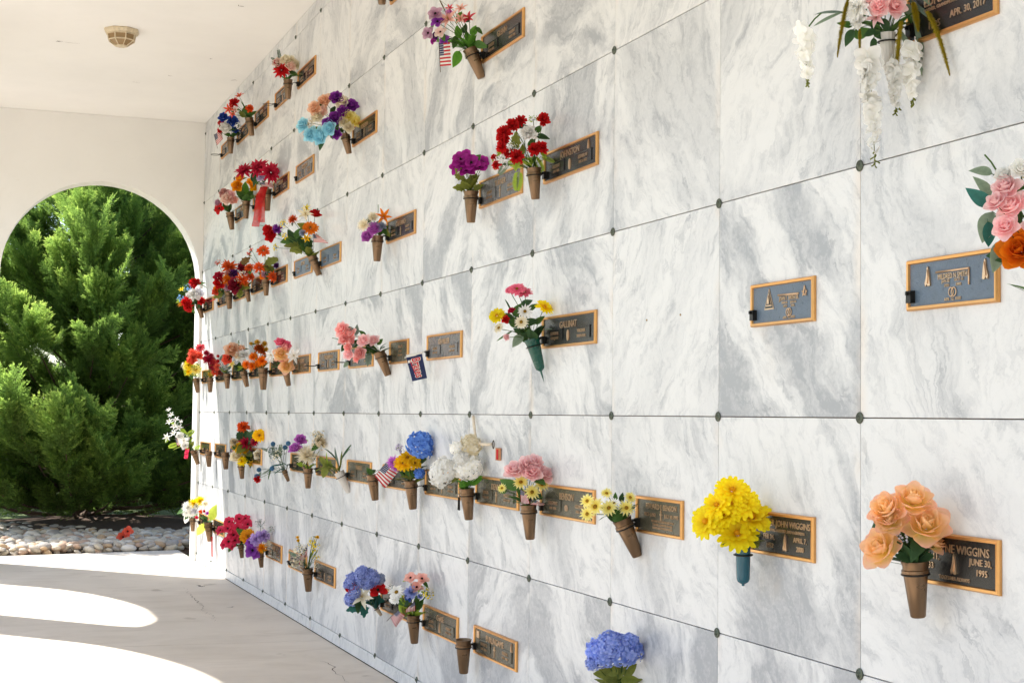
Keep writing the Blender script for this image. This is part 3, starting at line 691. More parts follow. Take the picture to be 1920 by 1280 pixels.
def fl_dahlia(h):
    mb = MB()
    for ring, (n, e0, e1, L) in enumerate(((11, .0, -.15, .47), (10, .35, .15, .43), (8, .75, .6, .34), (5, 1.15, 1.2, .22))):
        for k in range(n): petal(mb, 2*math.pi*(k+.5*ring)/n+h.gauss(0, .1), L*h.uniform(.85, 1.1), .075, e0+h.gauss(0, .12), e1+h.gauss(0, .15), .03, .0, 1.1, .35, .01, h=h)
    return mb
def fl_carn(h):
    mb = MB()
    for k in range(72):
        e = h.uniform(-.3, 1.55); az = k*2.39996+h.gauss(0, .2); petal(mb, az, .44*h.uniform(.75, 1.1), .085, e, e+h.gauss(0, .35), .02, .0, .42, .05, .05, 4, h=h, t0=.1)
    return mb
def fl_mum(h):
    mb = MB()
    for k in range(95):
        e = math.asin(max(-.35, min(1, 1-1.32*k/95))); petal(mb, k*2.39996+h.gauss(0, .1), .46*h.uniform(.85, 1.08), .036, e, e+h.gauss(.15, .2), .01, .0, .9, .3, .008, 3, h=h, t0=.15)
    return mb
def fl_hydra(h):
    mb = MB()
    for k in range(62):
        zz = 1-1.55*(k+.5)/62; rr = math.sqrt(max(0, 1-zz*zz)); a = k*2.39996; c = Vector((rr*math.cos(a), rr*math.sin(a), zz)); q = Vector((0, 0, 1)).rotation_difference((c+Vector((h.gauss(0,.2),h.gauss(0,.2),h.gauss(0,.2)))).normalized())
        f = MB(); sz = h.uniform(.8, 1.2)
        for j in range(4): petal(f, j*1.5708+h.uniform(-.2, .2)+k, .125*sz, .062*sz, .3+h.gauss(0, .15), -.1+h.gauss(0, .2), .005, 0, .6, .2, .01, 2, h=h)
        off = c*(.39*h.uniform(.84, 1.12)); jt = h.uniform(-.15, .4); mb.add([q @ Vector(v)+off for v in f.v], f.f, [max(0, min(1, t_*.75+jt)) for t_ in f.t])
    return mb
def fl_lily(h):
    mb = MB()
    for k in range(6): petal(mb, k*math.pi/3+h.gauss(0, .06), .60*h.uniform(.92, 1.05), .095, 1.05, -.05+h.gauss(0, .15), .02, 0, 1.0, .3, .015, 6, h=h)
    for k in range(5): mb.tube([(0, 0, .05), (.06*math.cos(k*1.25), .06*math.sin(k*1.25), .32)], .008, 4, .5, 1)
    return mb
def fl_poppy(h):
    mb = MB()
    for ring, (n, e0, e1, L) in enumerate(((4, .25, -.05, .48), (4, .7, .35, .42))):
        for k in range(n): petal(mb, 2*math.pi*(k+.5*ring)/n+h.gauss(0, .1), L, .25, e0+h.gauss(0, .08), e1+h.gauss(0, .12), .03, 0, .5, .2, .05, 4, h=h)
    dome(mb, .085, .07, .07); return mb
def fl_tulip(h):
    mb = MB()
    for k in range(6): petal(mb, k*math.pi/3, .62, .17, .75 if k % 2 else .9, 1.65, .04, 0, .8, .5, .01, 5, h=h)
    return mb
def fl_sprig(h):
    mb = MB()
    for k in range(26):
        d = Vector((h.gauss(0, 1), h.gauss(0, 1), abs(h.gauss(.3, .8)))).normalized(); p = d*h.uniform(.25, .5)
        mb.tube([(0, 0, -.1), p*.6, p], .006, 3, 0., 1); f = MB()
        q = Vector((0, 0, 1)).rotation_difference(d)
        for j in range(5): petal(f, j*1.2566, .075, .032, .4, .1, 0, 0, .7, .2, 0, 2, h=h)
        mb.add([q @ Vector(v)+p for v in f.v], f.f, f.t)
    return mb
def fl_berry(h):
    mb = MB(); mb.lathe([(.001,-.5),(.25,-.43),(.44,-.2),(.5,0),(.44,.22),(.25,.43),(.001,.5)], 10, 0, False)
    for k in range(26): 
        z = 1-2*(k+.5)/26; r_ = math.sqrt(1-z*z); a = k*2.4; d = Vector((r_*math.cos(a), r_*math.sin(a), z)); mb.tube([d*.45, d*.62], [.04, .004], 3, 1.)
    return mb
FL = {}
for nm, fn in dict(daisy=fl_daisy, gerbera=fl_gerbera, rose=fl_rose, dahlia=fl_dahlia, carn=fl_carn, mum=fl_mum, hydra=fl_hydra, lily=fl_lily, poppy=fl_poppy, tulip=fl_tulip, sprig=fl_sprig, thistle=fl_berry).items():
    FL[nm] = [fn(random.Random(i*7+len(nm))).mesh(nm) for i in range(2)]
# leaves: unit length along +X, face +Z
def lf_ovate(h, wd=.24, fold=.25, bend=.35, lobes=0):
    mb = MB(); n = 9; vs = []; ts = []
    for i in range(n+1):
        q = i/n; wq = wd*math.sin(math.pi*q**.75)**.9*(1+(.28*math.sin(q*math.pi*7) if lobes else 0))+.004; z = -bend*q*q
        vs += [(q, -wq, z+fold*wq), (q, 0, z), (q, wq, z+fold*wq)]; ts += [.55+.3*q, .25+.2*q, .6+.3*q]
    mb.add(vs, [f for i in range(n) for a in (3*i,) for f in ((a, a+1, a+4, a+3), (a+1, a+2, a+5, a+4))], ts); mb.tube([(-.12, 0, .02), (0, 0, 0), (.9, 0, -bend*.8)], .008, 4, .1); return mb
def lf_blade(h):
    mb = MB(); n = 9; vs = []; ts = []
    for i in range(n+1):
        q = i/n; wq = .045*math.sin(math.pi*(.1+.9*q))**.7+.002; vs += [(q-.12*q*q, -wq, -.38*q*q+.02), (q-.12*q*q, 0, -.38*q*q), (q-.12*q*q, wq, -.38*q*q+.02)]; ts += [.2+.6*q]*3
    mb.add(vs, [f for i in range(n) for a in (3*i,) for f in ((a, a+1, a+4, a+3), (a+1, a+2, a+5, a+4))], ts); return mb
def lf_fern(h):
    mb = MB(); mb.tube([(0, 0, 0), (.5, 0, .03), (1, 0, -.12)], .008, 4, .2)
    for i in range(11):
        q = .1+.85*i/11; L = .34*math.sin(math.pi*(.18+.8*q))**.8
        for sd in (-1, 1):
            a = sd*(1.0-.35*q); o = Vector((q, 0, .03-.14*q*q)); d = Vector((math.cos(a), math.sin(a), -.15)); s = Vector((-d.y, d.x, 0))*.048
            mb.add([o, o+d*L*.5+s, o+d*L, o+d*L*.5-s], [(0, 1, 2, 3)], [.3, .6, 1, .6])
    return mb
def lf_euca(h):
    mb = MB(); mb.tube([(0, 0, 0), (.5, 0, .04), (1, 0, -.05)], .009, 4, .1)
    for i in range(7):
        q = .12+.85*i/7
        for sd in (-1, 1):
            c = Vector((q, sd*(.10-.05*q), .03)); rr = .085*(1.15-.5*q); n = Vector((h.gauss(0, .4), h.gauss(0, .4), 1)).normalized(); X = n.orthogonal().normalized(); Y = n.cross(X)
            mb.add([c+X*rr*math.cos(k*.7854)+Y*rr*math.sin(k*.7854) for k in range(8)], [tuple(range(8))], [.4+.4*(k % 3)/2 for k in range(8)])
    return mb
LF = dict(ovate=[lf_ovate(random).mesh('leaf_a'), lf_ovate(random, .28, .15, .15).mesh('leaf_b')], lobed=[lf_ovate(random, .30, .2, .25, 1).mesh('leaf_c')],
          blade=[lf_blade(random).mesh('blade')], fern=[lf_fern(random).mesh('fern')], euca=[lf_euca(random).mesh('sprig_a'), lf_euca(random).mesh('sprig_b')])
CENTRE = dict(daisy='centre', gerbera='centre', lily='centre', poppy='darkcentre', sprig='stem')
CROP = dict(c1=(370,60,.20855), c2=(370,270,.20855), c3=(300,450,.20855), c4=(300,600,.15625), c5=(300,750,.1875), c6=(320,900,.1875), c7=(600,780,.20855), c8=(600,1020,.20833),
            g1=(700,0,.20855), g2=(800,180,.20855), g3=(620,540,.27083), g4=(900,840,.21875), g5=(1280,880,.33333), g6=(1400,0,.27083), g7=(1380,270,.28125), g8=(1050,1080,.3125), F=(0,0,1.))

def bouquet(crop, mouth, label, spec, auto=6, acol='green', atype='ovate', name='silk_bouquet', lean=None, alen=.085, fill=True):
    ox, oy, k = CROP[crop]; root = empty(name, mouth); tag(root, label, 'bouquet'); D0 = depth_of(mouth); h = random.Random(label)
    fl = []
    ents = [e.split() for e in spec.split(';') if e.strip()]
    head = [(float(e[2])*k+ox, float(e[3])*k+oy) for e in ents if e[0] in FL]
    if head: mx = sum(a for a, b in head)/len(head); my = sum(b for a, b in head)/len(head); RR = max(math.hypot(a-mx, b-my) for a, b in head)+8
    else: mx, my, RR = 0, 0, 1
    stems = MB(); view = (CAM-mouth).normalized()
    def put(px, py, off, clear):
        p = at_depth(px, py, D0-off)
        if p.x > -clear: p = on_plane(px, py, 0, -clear)
        return p
    for e in ents:
        ty = e[0]
        if ty in FL:
            px, py, sz = float(e[2])*k+ox, float(e[3])*k+oy, float(e[4])*k; S = sz*D0/FPX*(1.14 if ty in ('rose', 'tulip') else 1.18)
            d = math.hypot(px-mx, py-my); off = math.sqrt(max(0, RR*RR-d*d))*D0/FPX*.55+h.uniform(-.012, .012)
            if len(e) > 5: off += float(e[5])
            p = put(px, py, off, S*.34); me = h.choice(FL[ty])
            mats = [P(e[1])]+([P(CENTRE[ty])] if ty in CENTRE else [])
            if ty in ('daisy', 'gerbera') and e[1] == 'yellow': mats[1] = P('golden')
            o = ob('flower', me, mats, root, p-mouth); o.rotation_mode = 'QUATERNION'; o.scale = (S, S, S*h.uniform(.85, 1.1))
            dr = ((p-mouth).normalized()*.75+view*.75+Vector((h.gauss(0, .16), h.gauss(0, .16), h.gauss(.12, .16)))).normalized()
            if ty in ('carn', 'hydra', 'mum', 'sprig'): dr = ((p-mouth).normalized()+view*.5).normalized()
            o.rotation_quaternion = dr.to_track_quat('Z', 'Y') @ Quaternion((0, 0, 1), h.uniform(0, 6.28))
            b = p-dr*S*.12-mouth; a = Vector((h.gauss(0, .008), h.gauss(0, .008), -.01)); mid = a.lerp(b, .5)+Vector((0, 0, b.length*.10))
            stems.tube([a, mid, b], .0016, 5, h.random())
            if ty in ('rose', 'poppy', 'mum', 'carn', 'dahlia', 'gerbera', 'lily') and h.random() < .6 and fill:
                side = dr.orthogonal().normalized(); side = Quaternion(dr, h.uniform(0, 6.28)) @ side; X = (side+dr*h.uniform(-.3, .25)).normalized(); Lf = S*h.uniform(.62, .95)
                q0 = p-dr*S*.16
                if (q0+X*Lf).x < -.006:
                    Z = (dr-X*dr.dot(X)).normalized(); Y = Z.cross(X); lo = ob('leaf', h.choice(LF['ovate']), P(h.choice([acol, 'green', 'dark', acol])), root)
                    lo.matrix_local = Matrix.Translation(q0-mouth) @ Matrix((X, Y, Z)).transposed().to_4x4() @ Matrix.Scale(Lf, 4)
        elif ty in LF:
            px, py, sz, an = float(e[2])*k+ox, float(e[3])*k+oy, float(e[4])*k, R(float(e[5])); S = sz*D0/FPX*1.1
            dx, dy = math.cos(an), -math.sin(an); d = math.hypot(px-mx, py-my)
            p0 = put(px-dx*sz*.5, py-dy*sz*.5, h.uniform(-.005, .03), .012); p1 = put(px+dx*sz*.5, py+dy*sz*.5, h.uniform(0, .04), .012)
            X = (p1-p0); L = min(X.length, S*1.6); X.normalize(); Z = (view+Vector((h.gauss(0, .25), h.gauss(0, .25), h.gauss(.3, .3)))); Z = (Z-X*Z.dot(X)).normalized(); Y = Z.cross(X)
            o = ob('leaf', h.choice(LF[ty]), P(e[1]), root); o.matrix_local = Matrix.Translation(p0-mouth) @ Matrix((X, Y, Z)).transposed().to_4x4() @ Matrix.Diagonal((L, S, S, 1))
            a = Vector((0, 0, -.01)); b = p0-mouth
            if ty != 'blade' or b.length > .03: stems.tube([a, a.lerp(b, .5)+Vector((0, 0, .25*b.length)), b], .0012, 4, h.random())
        elif ty in ('wist', 'amar'):
            x1, y1, x2, y2, wd = [float(q) for q in e[2:7]]; p0 = put(x1*k+ox, y1*k+oy, .05, .02); p1 = put(x2*k+ox, y2*k+oy, .05, .02); W = wd*k*D0/FPX; mb = MB(); Ln = (p1-p0).length
            bend = Vector((0, 0, .10*Ln)) if ty == 'amar' else Vector((0, 0, 0))
            def cv(q): return p0.lerp(p1, q)+bend*(4*q*(1-q))-mouth
            if ty == 'wist':
                mb.tube([cv(q/6) for q in range(7)], .0012, 4, .5, 1); nfl = int(Ln/(W*.17))+4
                for i in range(nfl):
                    q = (i+.3)/nfl; f = MB(); sz2 = W*.5*(1-.55*q)*h.uniform(.8, 1.2)
                    for j in range(4): petal(f, j*1.57+h.uniform(-.3, .3), sz2, sz2*.55, .5, .0, 0, 0, .5, .2, sz2*.12, 3, h=h)
                    dr = Vector((h.gauss(-.3, .7), h.gauss(-.3, .7), h.gauss(-.1, .4))).normalized(); qq = Vector((0, 0, 1)).rotation_difference(dr); c = cv(q*.86)+dr*(W*.20*(1-.5*q))
                    mb.add([qq @ Vector(v)+c for v in f.v], f.f, f.t)
                for i in range(9): c = cv(.86+.14*i/8); mb.tube([c, c+Vector((h.gauss(0, .006), h.gauss(0, .006), -.006))], [.0016, .0024], 5, .6, 1)
                ob('wisteria_strand', mb.mesh('wisteria'), [P(e[1]), P('olive')], root)
            else:
                mb.tube([cv(q/8) for q in range(9)], [W*.16*math.sin(math.pi*(.12+.85*q/8))**.6 for q in range(9)], 8, .3)
                for i in range(3200):
                    q = h.random(); c = cv(q); a = Vector((h.gauss(0, 1), h.gauss(0, 1), h.gauss(-.3, .7))).normalized(); r_ = W*.5*(math.sin(math.pi*(.12+.85*q)))**.6*h.uniform(.7, 1.1)
                    s = a.orthogonal().normalized()*W*.035; mb.add([c-s, c+s, c+a*r_], [(0, 1, 2)], [.1, .1, 1.])
                ob('plume', mb.mesh('plume'), P(e[1]), root)
        elif ty == 'twig':
            x1, y1, x2, y2 = [float(q) for q in e[2:6]]; p0 = put(x1*k+ox, y1*k+oy, .02, .01)-mouth; p1 = put(x2*k+ox, y2*k+oy, .02, .01)-mouth
            stems.tube([p0, p0.lerp(p1, .5)+Vector((0, 0, .004)), p1], .0022, 5, 1.)
        elif ty == 'ribbon':
            q = [float(v) for v in e[2:]]; pts = [(q[i]*k+ox, q[i+1]*k+oy) for i in range(0, len(q)-1, 2)]; wd = q[-1]*k; mb = MB(); vs = []; fine = []
            for (xa, ya), (xb, yb) in zip(pts, pts[1:]):
                for i in range(6): fine.append((xa+(xb-xa)*i/6, ya+(yb-ya)*i/6))
            fine.append(pts[-1])
            for i, (x, y) in enumerate(fine):
                d_ = .05+.010*math.sin(i*1.1); vs += [put(x-wd/2, y+1.5*math.sin(i), d_, .01)-mouth, put(x, y, d_+.012, .01)-mouth, put(x+wd/2, y, d_+.004*math.cos(i*2), .01)-mouth]
            mb.add(vs, [f for i in range(len(fine)-1) for a in (3*i,) for f in ((a, a+1, a+4, a+3), (a+1, a+2, a+5, a+4))], .5); ob('ribbon', mb.mesh('ribbon'), M_ribbon if e[1] == 'red' else P(e[1]), root)
    ax = lean or Vector((0, 0, 1))
    for i in range(auto):
        a = i*2.4+h.uniform(0, 1); o_ = Vector((math.cos(a), math.sin(a), 0)); X = (o_*h.uniform(.5, 1.1)+ax*h.uniform(.3, 1.)).normalized(); L = alen*h.uniform(.7, 1.25)
        if mouth.x+X.x*L > -.008: X.x = -abs(X.x)*.4; X.normalize()
        Z = (ax+Vector((h.gauss(0, .3), h.gauss(0, .3), 0))-o_*.3); Z = (Z-X*Z.dot(X)).normalized(); Y = Z.cross(X)
        o = ob('leaf', h.choice(LF[atype]), P(acol), root); o.matrix_local = Matrix.Translation(o_*.012+ax*h.uniform(-.01, .02)) @ Matrix((X, Y, Z)).transposed().to_4x4() @ Matrix.Scale(L, 4)
    if stems.v: ob('stems', stems.mesh('stems'), P('stem'), root)
    return root

def flag(crop, quad, label, ref, off=.06, pole=None, wav=.006, grp=None):
    """quad: hoist-top, fly-top, fly-bottom, hoist-bottom in photo pixels of the crop"""
    ox, oy, k = CROP[crop]; D = depth_of(ref)-off; q = [at_depth(x*k+ox, y*k+oy, D+d) for (x, y), d in zip(quad, (0, .012, -.008, .004))]
    q = [p if p.x < -.012 else on_plane(x*k+ox, y*k+oy, 0, -.012) for p, (x, y) in zip(q, quad)]
    root = empty('small_flag', q[3]); tag(root, label, 'flag', grp); mb = MB(); nu, nv = 14, 9; uv = []; vs = []; nrm = (q[1]-q[0]).cross(q[3]-q[0]).normalized()
    for j in range(nv+1):
        for i in range(nu+1):
            u, v = i/nu, j/nv; p = (q[0]*(1-u)+q[1]*u)*v+(q[3]*(1-u)+q[2]*u)*(1-v); vs.append(p+nrm*(wav*math.sin(u*7+v*1.5)*u)-q[3]); uv.append((u, v))
    mb.add(vs, [(j*(nu+1)+i, j*(nu+1)+i+1, (j+1)*(nu+1)+i+1, (j+1)*(nu+1)+i) for j in range(nv) for i in range(nu)]); mb.uv = uv
    ob('cloth', mb.mesh('flag_cloth'), M_flag, root)
    a, b = (q[0], q[3]); d = (b-a).normalized(); mb = MB()
    end = b+d*.03 if pole is None else at_depth(pole[0]*k+ox, pole[1]*k+oy, depth_of(ref))
    mb.tube([a-d*.006-q[3], b-q[3], end-q[3]], .0015, 6); ob('pole', mb.mesh('flag_pole'), P('twig'), root)
    return root

def item(r, c, wd, what, crop=None, v=None, kind='brown', spec=None, desc=None, name='', sub=(), emb=None, layout='pair', ring=False, plabel=None, vlabel=None, vgroup=None, pgroup=None, **kw):
    """what: short phrase that names the bouquet or the place; builds plaque, vase and bouquet of one crypt"""
    p, b = plaque(r, c, wd, plabel or f'dark bronze name plaque with the {what}', layout, name, sub, emb, pgroup)
    T = None
    if v:
        ox, oy, k = CROP[crop]; t_, b_ = (v[0]*k+ox, v[1]*k+oy), (v[2]*k+ox, v[3]*k+oy)
        colour = dict(brown='tapered brown', teal='glossy teal bullet shaped', green='dark green spiked cone', cream='tan', white='pale fluted')[kind]
        T, ax, L = vase(t_, b_, kind, vlabel or f'{colour} vase holding the {what}', p, b, vgroup)
        if spec is not None: bouquet(crop, T-ax*.004, desc, spec, lean=ax, **kw)
    elif ring:
        ring_on(b, p, Vector((-.075, p.location.y+wd/2-.028, p.location.z-.030)))
    return p, b, T

NM = ('JAMES R', 'MAY 4  1921', 'HELEN F', 'OCT 9  1926')
# ---- top row
item(5, 8, .60, 'red dahlia and cream rose bouquet', 'c1', (815,430,815,605), spec='dahlia red 760 345 160;rose blush 725 285 80;rose cream 795 262 85;rose blush 838 318 85;mum cream 848 250 85;rose cream 882 300 75;carn red 710 275 50;euca greygreen 735 205 110 100;euca greygreen 690 250 80 150;ovate green 870 375 80 -20;ovate green 850 340 70 30', desc='bouquet with one red dahlia, cream roses and grey eucalyptus', sub=NM, name='HARRIS', emb=CROSS, auto=5)
item(5, 9, .60, 'empty black ring in the top row beside the red dahlia vase', name='DAVIS', sub=NM, emb=OVAL, ring=True, plabel='bronze name plaque with empty ring behind the red dahlia vase')
item(5, 10, .60, 'coral lily and red carnation bouquet', 'c1', (465,775,492,935), spec='carn red 330 640 95;lily coral 380 585 75;lily coral 290 700 90;lily coral 330 742 75;lily blush 345 700 60;carn orangered 470 690 75;blade green 420 660 140 110;blade green 400 720 150 130;ovate green 430 700 90 80;ovate dark 450 730 90 120;ovate olive 400 740 80 150;blade green 470 700 130 90;ovate green 500 730 60 40', desc='leafy bouquet of coral lilies and red carnations', sub=NM, name='MOORE', auto=7)
_, _, T = item(5, 11, .60, 'blue, red and white rose bouquet', 'c1', (300,950,300,1095), spec='rose royal 235 778 80;rose royal 320 808 90;carn red 212 820 55;carn red 205 886 55;rose white 262 866 100;sprig white 372 850 70;rose royal 345 885 55;ovate green 270 920 70 160;ovate green 330 920 70 40', desc='patriotic bouquet of blue, red and white roses', sub=NM, name='ALLEN', auto=4)
flag('c1', ((150,925),(215,880),(230,960),(175,1020)), 'small striped flag hanging beside the blue, red and white roses', T)
item(5, 12, .60, 'empty ring', name='LEE', sub=NM, ring=True, plabel='bronze name plaque with empty ring below the patriotic roses')
item(5, 5, .60, 'brown vase', 'F', (716,-42,716,9), name='REED', sub=NM, plabel='bronze name plaque cut off under the ceiling above the lilac pansies', vlabel='tapered brown vase hanging highest on the wall')
# ---- second row from the top
_, _, T = item(4, 3, .60, 'mauve pansy and pink lily bouquet', 'g1', (870,440,975,705), spec='poppy mauve 560 130 120;poppy mauve 495 300 100;poppy blush 605 292 95;poppy purple 580 200 105;poppy violet 640 365 85;poppy darkpurple 560 325 65;lily salmon 680 185 170;lily salmon 790 92 110;lily salmon 785 182 110;lily redpink 858 182 130;lily redpink 690 85 75;rose orchid 680 115 55;poppy magenta 540 372 50;ovate brightgreen 760 285 120 110;ovate brightgreen 905 275 110 70;ovate green 955 275 90 -30;ovate brightgreen 850 330 120 95;ovate green 735 380 120 -100;ovate brightgreen 750 530 150 -110;ovate green 965 405 120 -20;blade brightgreen 790 290 160 80;ovate dark 820 250 110 100;ovate brightgreen 880 350 110 60;blade twig 625 55 120 -60', desc='big bouquet of mauve pansies, pink lilies and bright green leaves', name='GLENN', sub=NM, auto=8, acol='brightgreen')
flag('g1', ((590,395),(690,380),(700,590),(600,598)), 'stiff little striped flag under the mauve pansies', T, .09, wav=.002)
item(4, 6, .60, 'purple, cream and aqua rose bouquet', 'c1', (1325,915,1365,1095), spec='rose purple 1250 600 105;rose cream 1300 640 110;rose purple 1382 670 110;rose purple 1310 715 95;rose peach 1150 630 115;rose peach 1062 690 110;rose blush 1132 715 95;rose cream 1088 768 105;rose purple 1242 782 105;rose violet 1160 815 70;rose paleyellow 1360 760 95;rose cream 1310 810 85;rose paleyellow 1422 810 95;rose cream 1362 862 85;rose aqua 958 842 110;rose aqua 1030 930 120;rose aqua 1118 940 140;rose aqua 1190 872 120;rose purple 1250 915 85;sprig beige 1022 820 90;ovate brightgreen 1080 880 90 20;ovate dark 1220 700 80 60', desc='wide drooping bouquet of purple, cream and aqua roses', name='KOTERBA', sub=NM, emb=CROSS, auto=4)
item(4, 8, .60, 'bare plaque', name='OLDHAM', sub=NM, emb=CROSS, plabel='bare bronze plaque without vase above the wild autumn bouquet')
_, _, T = item(4, 9, .60, 'three red dahlias and red ribbon', 'c2', (622,405,627,602), spec='dahlia crimson 425 240 185;dahlia crimson 550 218 190;dahlia crimson 660 258 190;carn lilac 570 302 75;ovate dark 500 300 90 100;ovate green 540 320 80 60;ovate green 600 310 80 80;ribbon red 600 385 560 480 545 620 522 745 70;ribbon red 600 385 575 500 578 620 576 705 62', desc='three large red dahlias with a long sheer red ribbon', name='BUTLER', sub=NM, auto=4)
flag('c2', ((560,345),(670,350),(690,395),(580,380)), 'tiny folded flag under the three red dahlias', T, .05)
item(4, 10, .60, 'yellow rose bouquet', 'c2', (438,515,438,672), spec='rose amber 385 318 70;rose amber 362 382 90;rose amber 488 362 90;rose golden 505 400 60;ovate brightgreen 430 400 130 90;ovate green 380 440 110 120;ovate green 470 455 110 60;ovate brightgreen 420 470 90 140;ovate dark 400 480 90 150;ovate green 480 480 80 30', desc='yellow orange roses over thick green leaves', sub=NM, auto=8, alen=.1)
item(4, 11, .60, 'dusty pink rose bouquet', 'c2', (292,615,312,770), spec='rose blush 265 502 95;rose dusty 245 447 80;rose pink 300 460 75;rose salmon 320 507 75;poppy red 200 580 85;rose mauve 190 530 55;ovate dark 290 570 80 80;ovate green 250 560 80 120;ovate dark 170 595 60 170', desc='small bouquet of dusty pink roses and one red poppy', name='MILLS', sub=NM, auto=4)
# ---- third row from the top
item(3, 2, .60, 'red and white carnation bouquet', 'g2', (962,648,978,930), spec='carn red 700 340 130;carn red 690 392 120;carn red 780 267 130;carn red 845 232 105;carn red 1050 217 120;carn red 680 462 110;carn red 735 512 90;carn red 810 547 130;carn red 965 482 115;carn red 1030 472 115;carn red 630 622 85;carn red 607 552 55;carn white 920 342 150;sprig white 770 466 90;sprig white 660 552 110;sprig white 700 612 80;fern lime 1000 610 170 -60;fern lime 1090 565 130 -20;fern lime 900 585 150 150;fern lime 800 612 150 170;fern sage 690 645 150 -130;fern lime 820 760 190 -95;lobed olive 800 400 150 100;ovate dark 1040 362 120 0;ovate green 1000 300 100 60;ovate green 940 420 120 80;ovate olive 860 480 110 100;sprig lime 960 215 90', desc='tall bouquet of red carnations with one white carnation and ferns', name='JOHNSTON', sub=('HELEN F', '1908  1974', 'ESTHER W', 'DEC 5  1912'), emb=OVAL, auto=6, acol='lime', atype='fern', plabel='dark bronze plaque with praying hands behind the red carnations')
p_ = [o for o in bpy.data.objects if o.name.startswith('name_plaque')][-1]; hh = ob('praying_hands', HANDS, M_letter, p_, (.21, .030, 0)); hh.scale = (.75, .75, 1)
item(3, 3, .60, 'magenta anemone bouquet', 'g2', (398,858,398,1140), spec='poppy magenta 310 572 140;poppy magenta 280 642 130;poppy magenta 400 602 130;poppy magenta 360 662 130;poppy magenta 470 642 115;poppy magenta 507 602 115;poppy magenta 360 545 110;poppy magenta 330 610 120;lobed olive 290 720 110 150;lobed olive 430 742 110 60;lobed olive 345 785 120 110;lobed olive 295 822 110 175;lobed olive 460 820 90 20;lobed olive 400 770 120 90', desc='magenta anemones over olive leaves', name='TURNER', sub=NM, emb=CROSS, auto=6, acol='olive', atype='lobed')
item(3, 5, .60, 'cream, orange and orchid bouquet', 'c2', (1620,825,1615,1055), spec='mum cream 1502 732 130;mum cream 1580 662 110;lily orange 1670 662 130;rose orchid 1592 768 110;rose orchid 1532 836 95;carn greyblue 1655 742 85;ovate olive 1700 795 90 -40;ovate green 1690 760 80 40;sprig greyblue 1560 700 80;twig twig 1625 545 1625 620', desc='cream mums with an orange lily and orchid pink rose', name='GAUTANO', sub=NM, emb=CROSS, auto=4)
_, _, T = item(3, 7, .60, 'wild mixed autumn bouquet', 'c2', (1030,1005,1095,1180), spec='gerbera orange 1015 757 130;mum orangered 860 682 95;rose red 1057 642 90;lily cream 975 642 130;lily yellow 985 587 75;rose red 642 782 90;rose red 672 832 100;carn purple 720 767 90;sprig yellow 778 725 80;sprig yellow 790 830 70;lily golden 985 852 80;carn greyblue 950 802 65;sprig yellow 710 932 70;ovate dark 850 830 150 120;ovate green 905 800 120 60;ovate olive 830 900 140 170;lobed olive 880 920 150 -150;ovate green 960 930 120 -60;lobed dark 1000 900 120 -80;ovate green 800 870 120 200;ovate dark 930 860 120 100;lobed olive 900 950 130 200;twig twig 560 730 640 760', desc='straggling autumn bouquet with orange gerbera and red roses', name='', sub=NM, auto=7, acol='olive', atype='lobed')
flag('c2', ((1042,812),(1075,805),(1180,890),(1045,880)), 'small flag on a pole beside the orange gerbera', T, .05, pole=(1040,980))
item(3, 8, .60, 'bare plaque', name='STONE', sub=NM, plabel='bronze plaque coloured pale as reflected sky, without vase under the wild autumn bouquet')
item(3, 9, .60, 'red daisy and zinnia bouquet', 'c3', (950,350,955,500), spec='gerbera orangered 930 97 105;dahlia orangered 890 247 110;dahlia orangered 800 247 90;dahlia orangered 1015 332 100;mum orange 920 330 60;carn darkpurple 1045 230 50;carn mauve 940 310 60;lobed olive 1000 190 120 20;lobed olive 1035 175 90 10;lobed brownleaf 960 235 120 60;lily coral 825 92 45;lily coral 795 130 45;lobed brownleaf 770 185 100 30;twig twig 950 130 950 230;lobed olive 980 250 110 140', desc='loose bouquet with one tall red daisy over zinnias', name='GRAY', sub=NM, auto=5, acol='olive', atype='lobed')
item(3, 10, .60, 'orange zinnia and maroon bouquet', 'c3', (775,430,800,555), spec='dahlia orangered 740 350 125;dahlia orangered 815 330 95;mum orange 765 390 70;rose maroon 690 408 125;carn maroon 740 252 100;mum crimson 780 290 70;sprig cream 750 300 90;sprig cream 700 370 60;lobed olive 720 480 80 -100;lobed lime 715 490 70 -90', desc='orange zinnias with dark maroon roses in a tilted vase', sub=NM, auto=5, acol='olive', atype='lobed')
item(3, 11, .60, 'orange, red and dark purple bouquet', 'c3', (615,470,626,620), spec='dahlia orangered 625 242 145;mum orange 610 362 115;rose crimson 530 332 80;rose red 540 392 90;carn orange 510 442 70;carn darkpurple 660 305 90;carn mauve 612 422 80;sprig cream 560 360 90;rose dusty 620 300 60;lobed olive 520 495 100 -140;ovate dark 550 480 80 -120;twig twig 520 200 600 260;sprig coral 525 205 60;rose coral 505 465 60', desc='bouquet of orange zinnias, red roses and dark purple blooms', sub=NM, auto=5, acol='olive', atype='lobed')
item(3, 12, .60, 'hidden plaque', sub=NM, plabel='bronze plaque between the maroon bouquet and the red, white and blue one')
item(3, 13, .60, 'red, white and blue carnation bouquet', 'c3', (345,580,380,700), spec='carn red 315 392 100;carn red 240 560 100;carn red 255 602 85;carn white 300 492 125;carn lavwhite 352 482 95;sprig skyblue 250 430 70;sprig skyblue 190 522 75;carn red 370 548 70;lily lime 180 552 60;lily yellow 200 450 55;lily orange 185 580 45;ovate dark 330 545 80 90;blade sage 390 370 90 30;blade sage 400 410 90 -20;ribbon red 390 550 440 555 495 530 26', desc='red, white and sky blue carnations at the sunlit corner', sub=NM, auto=3)
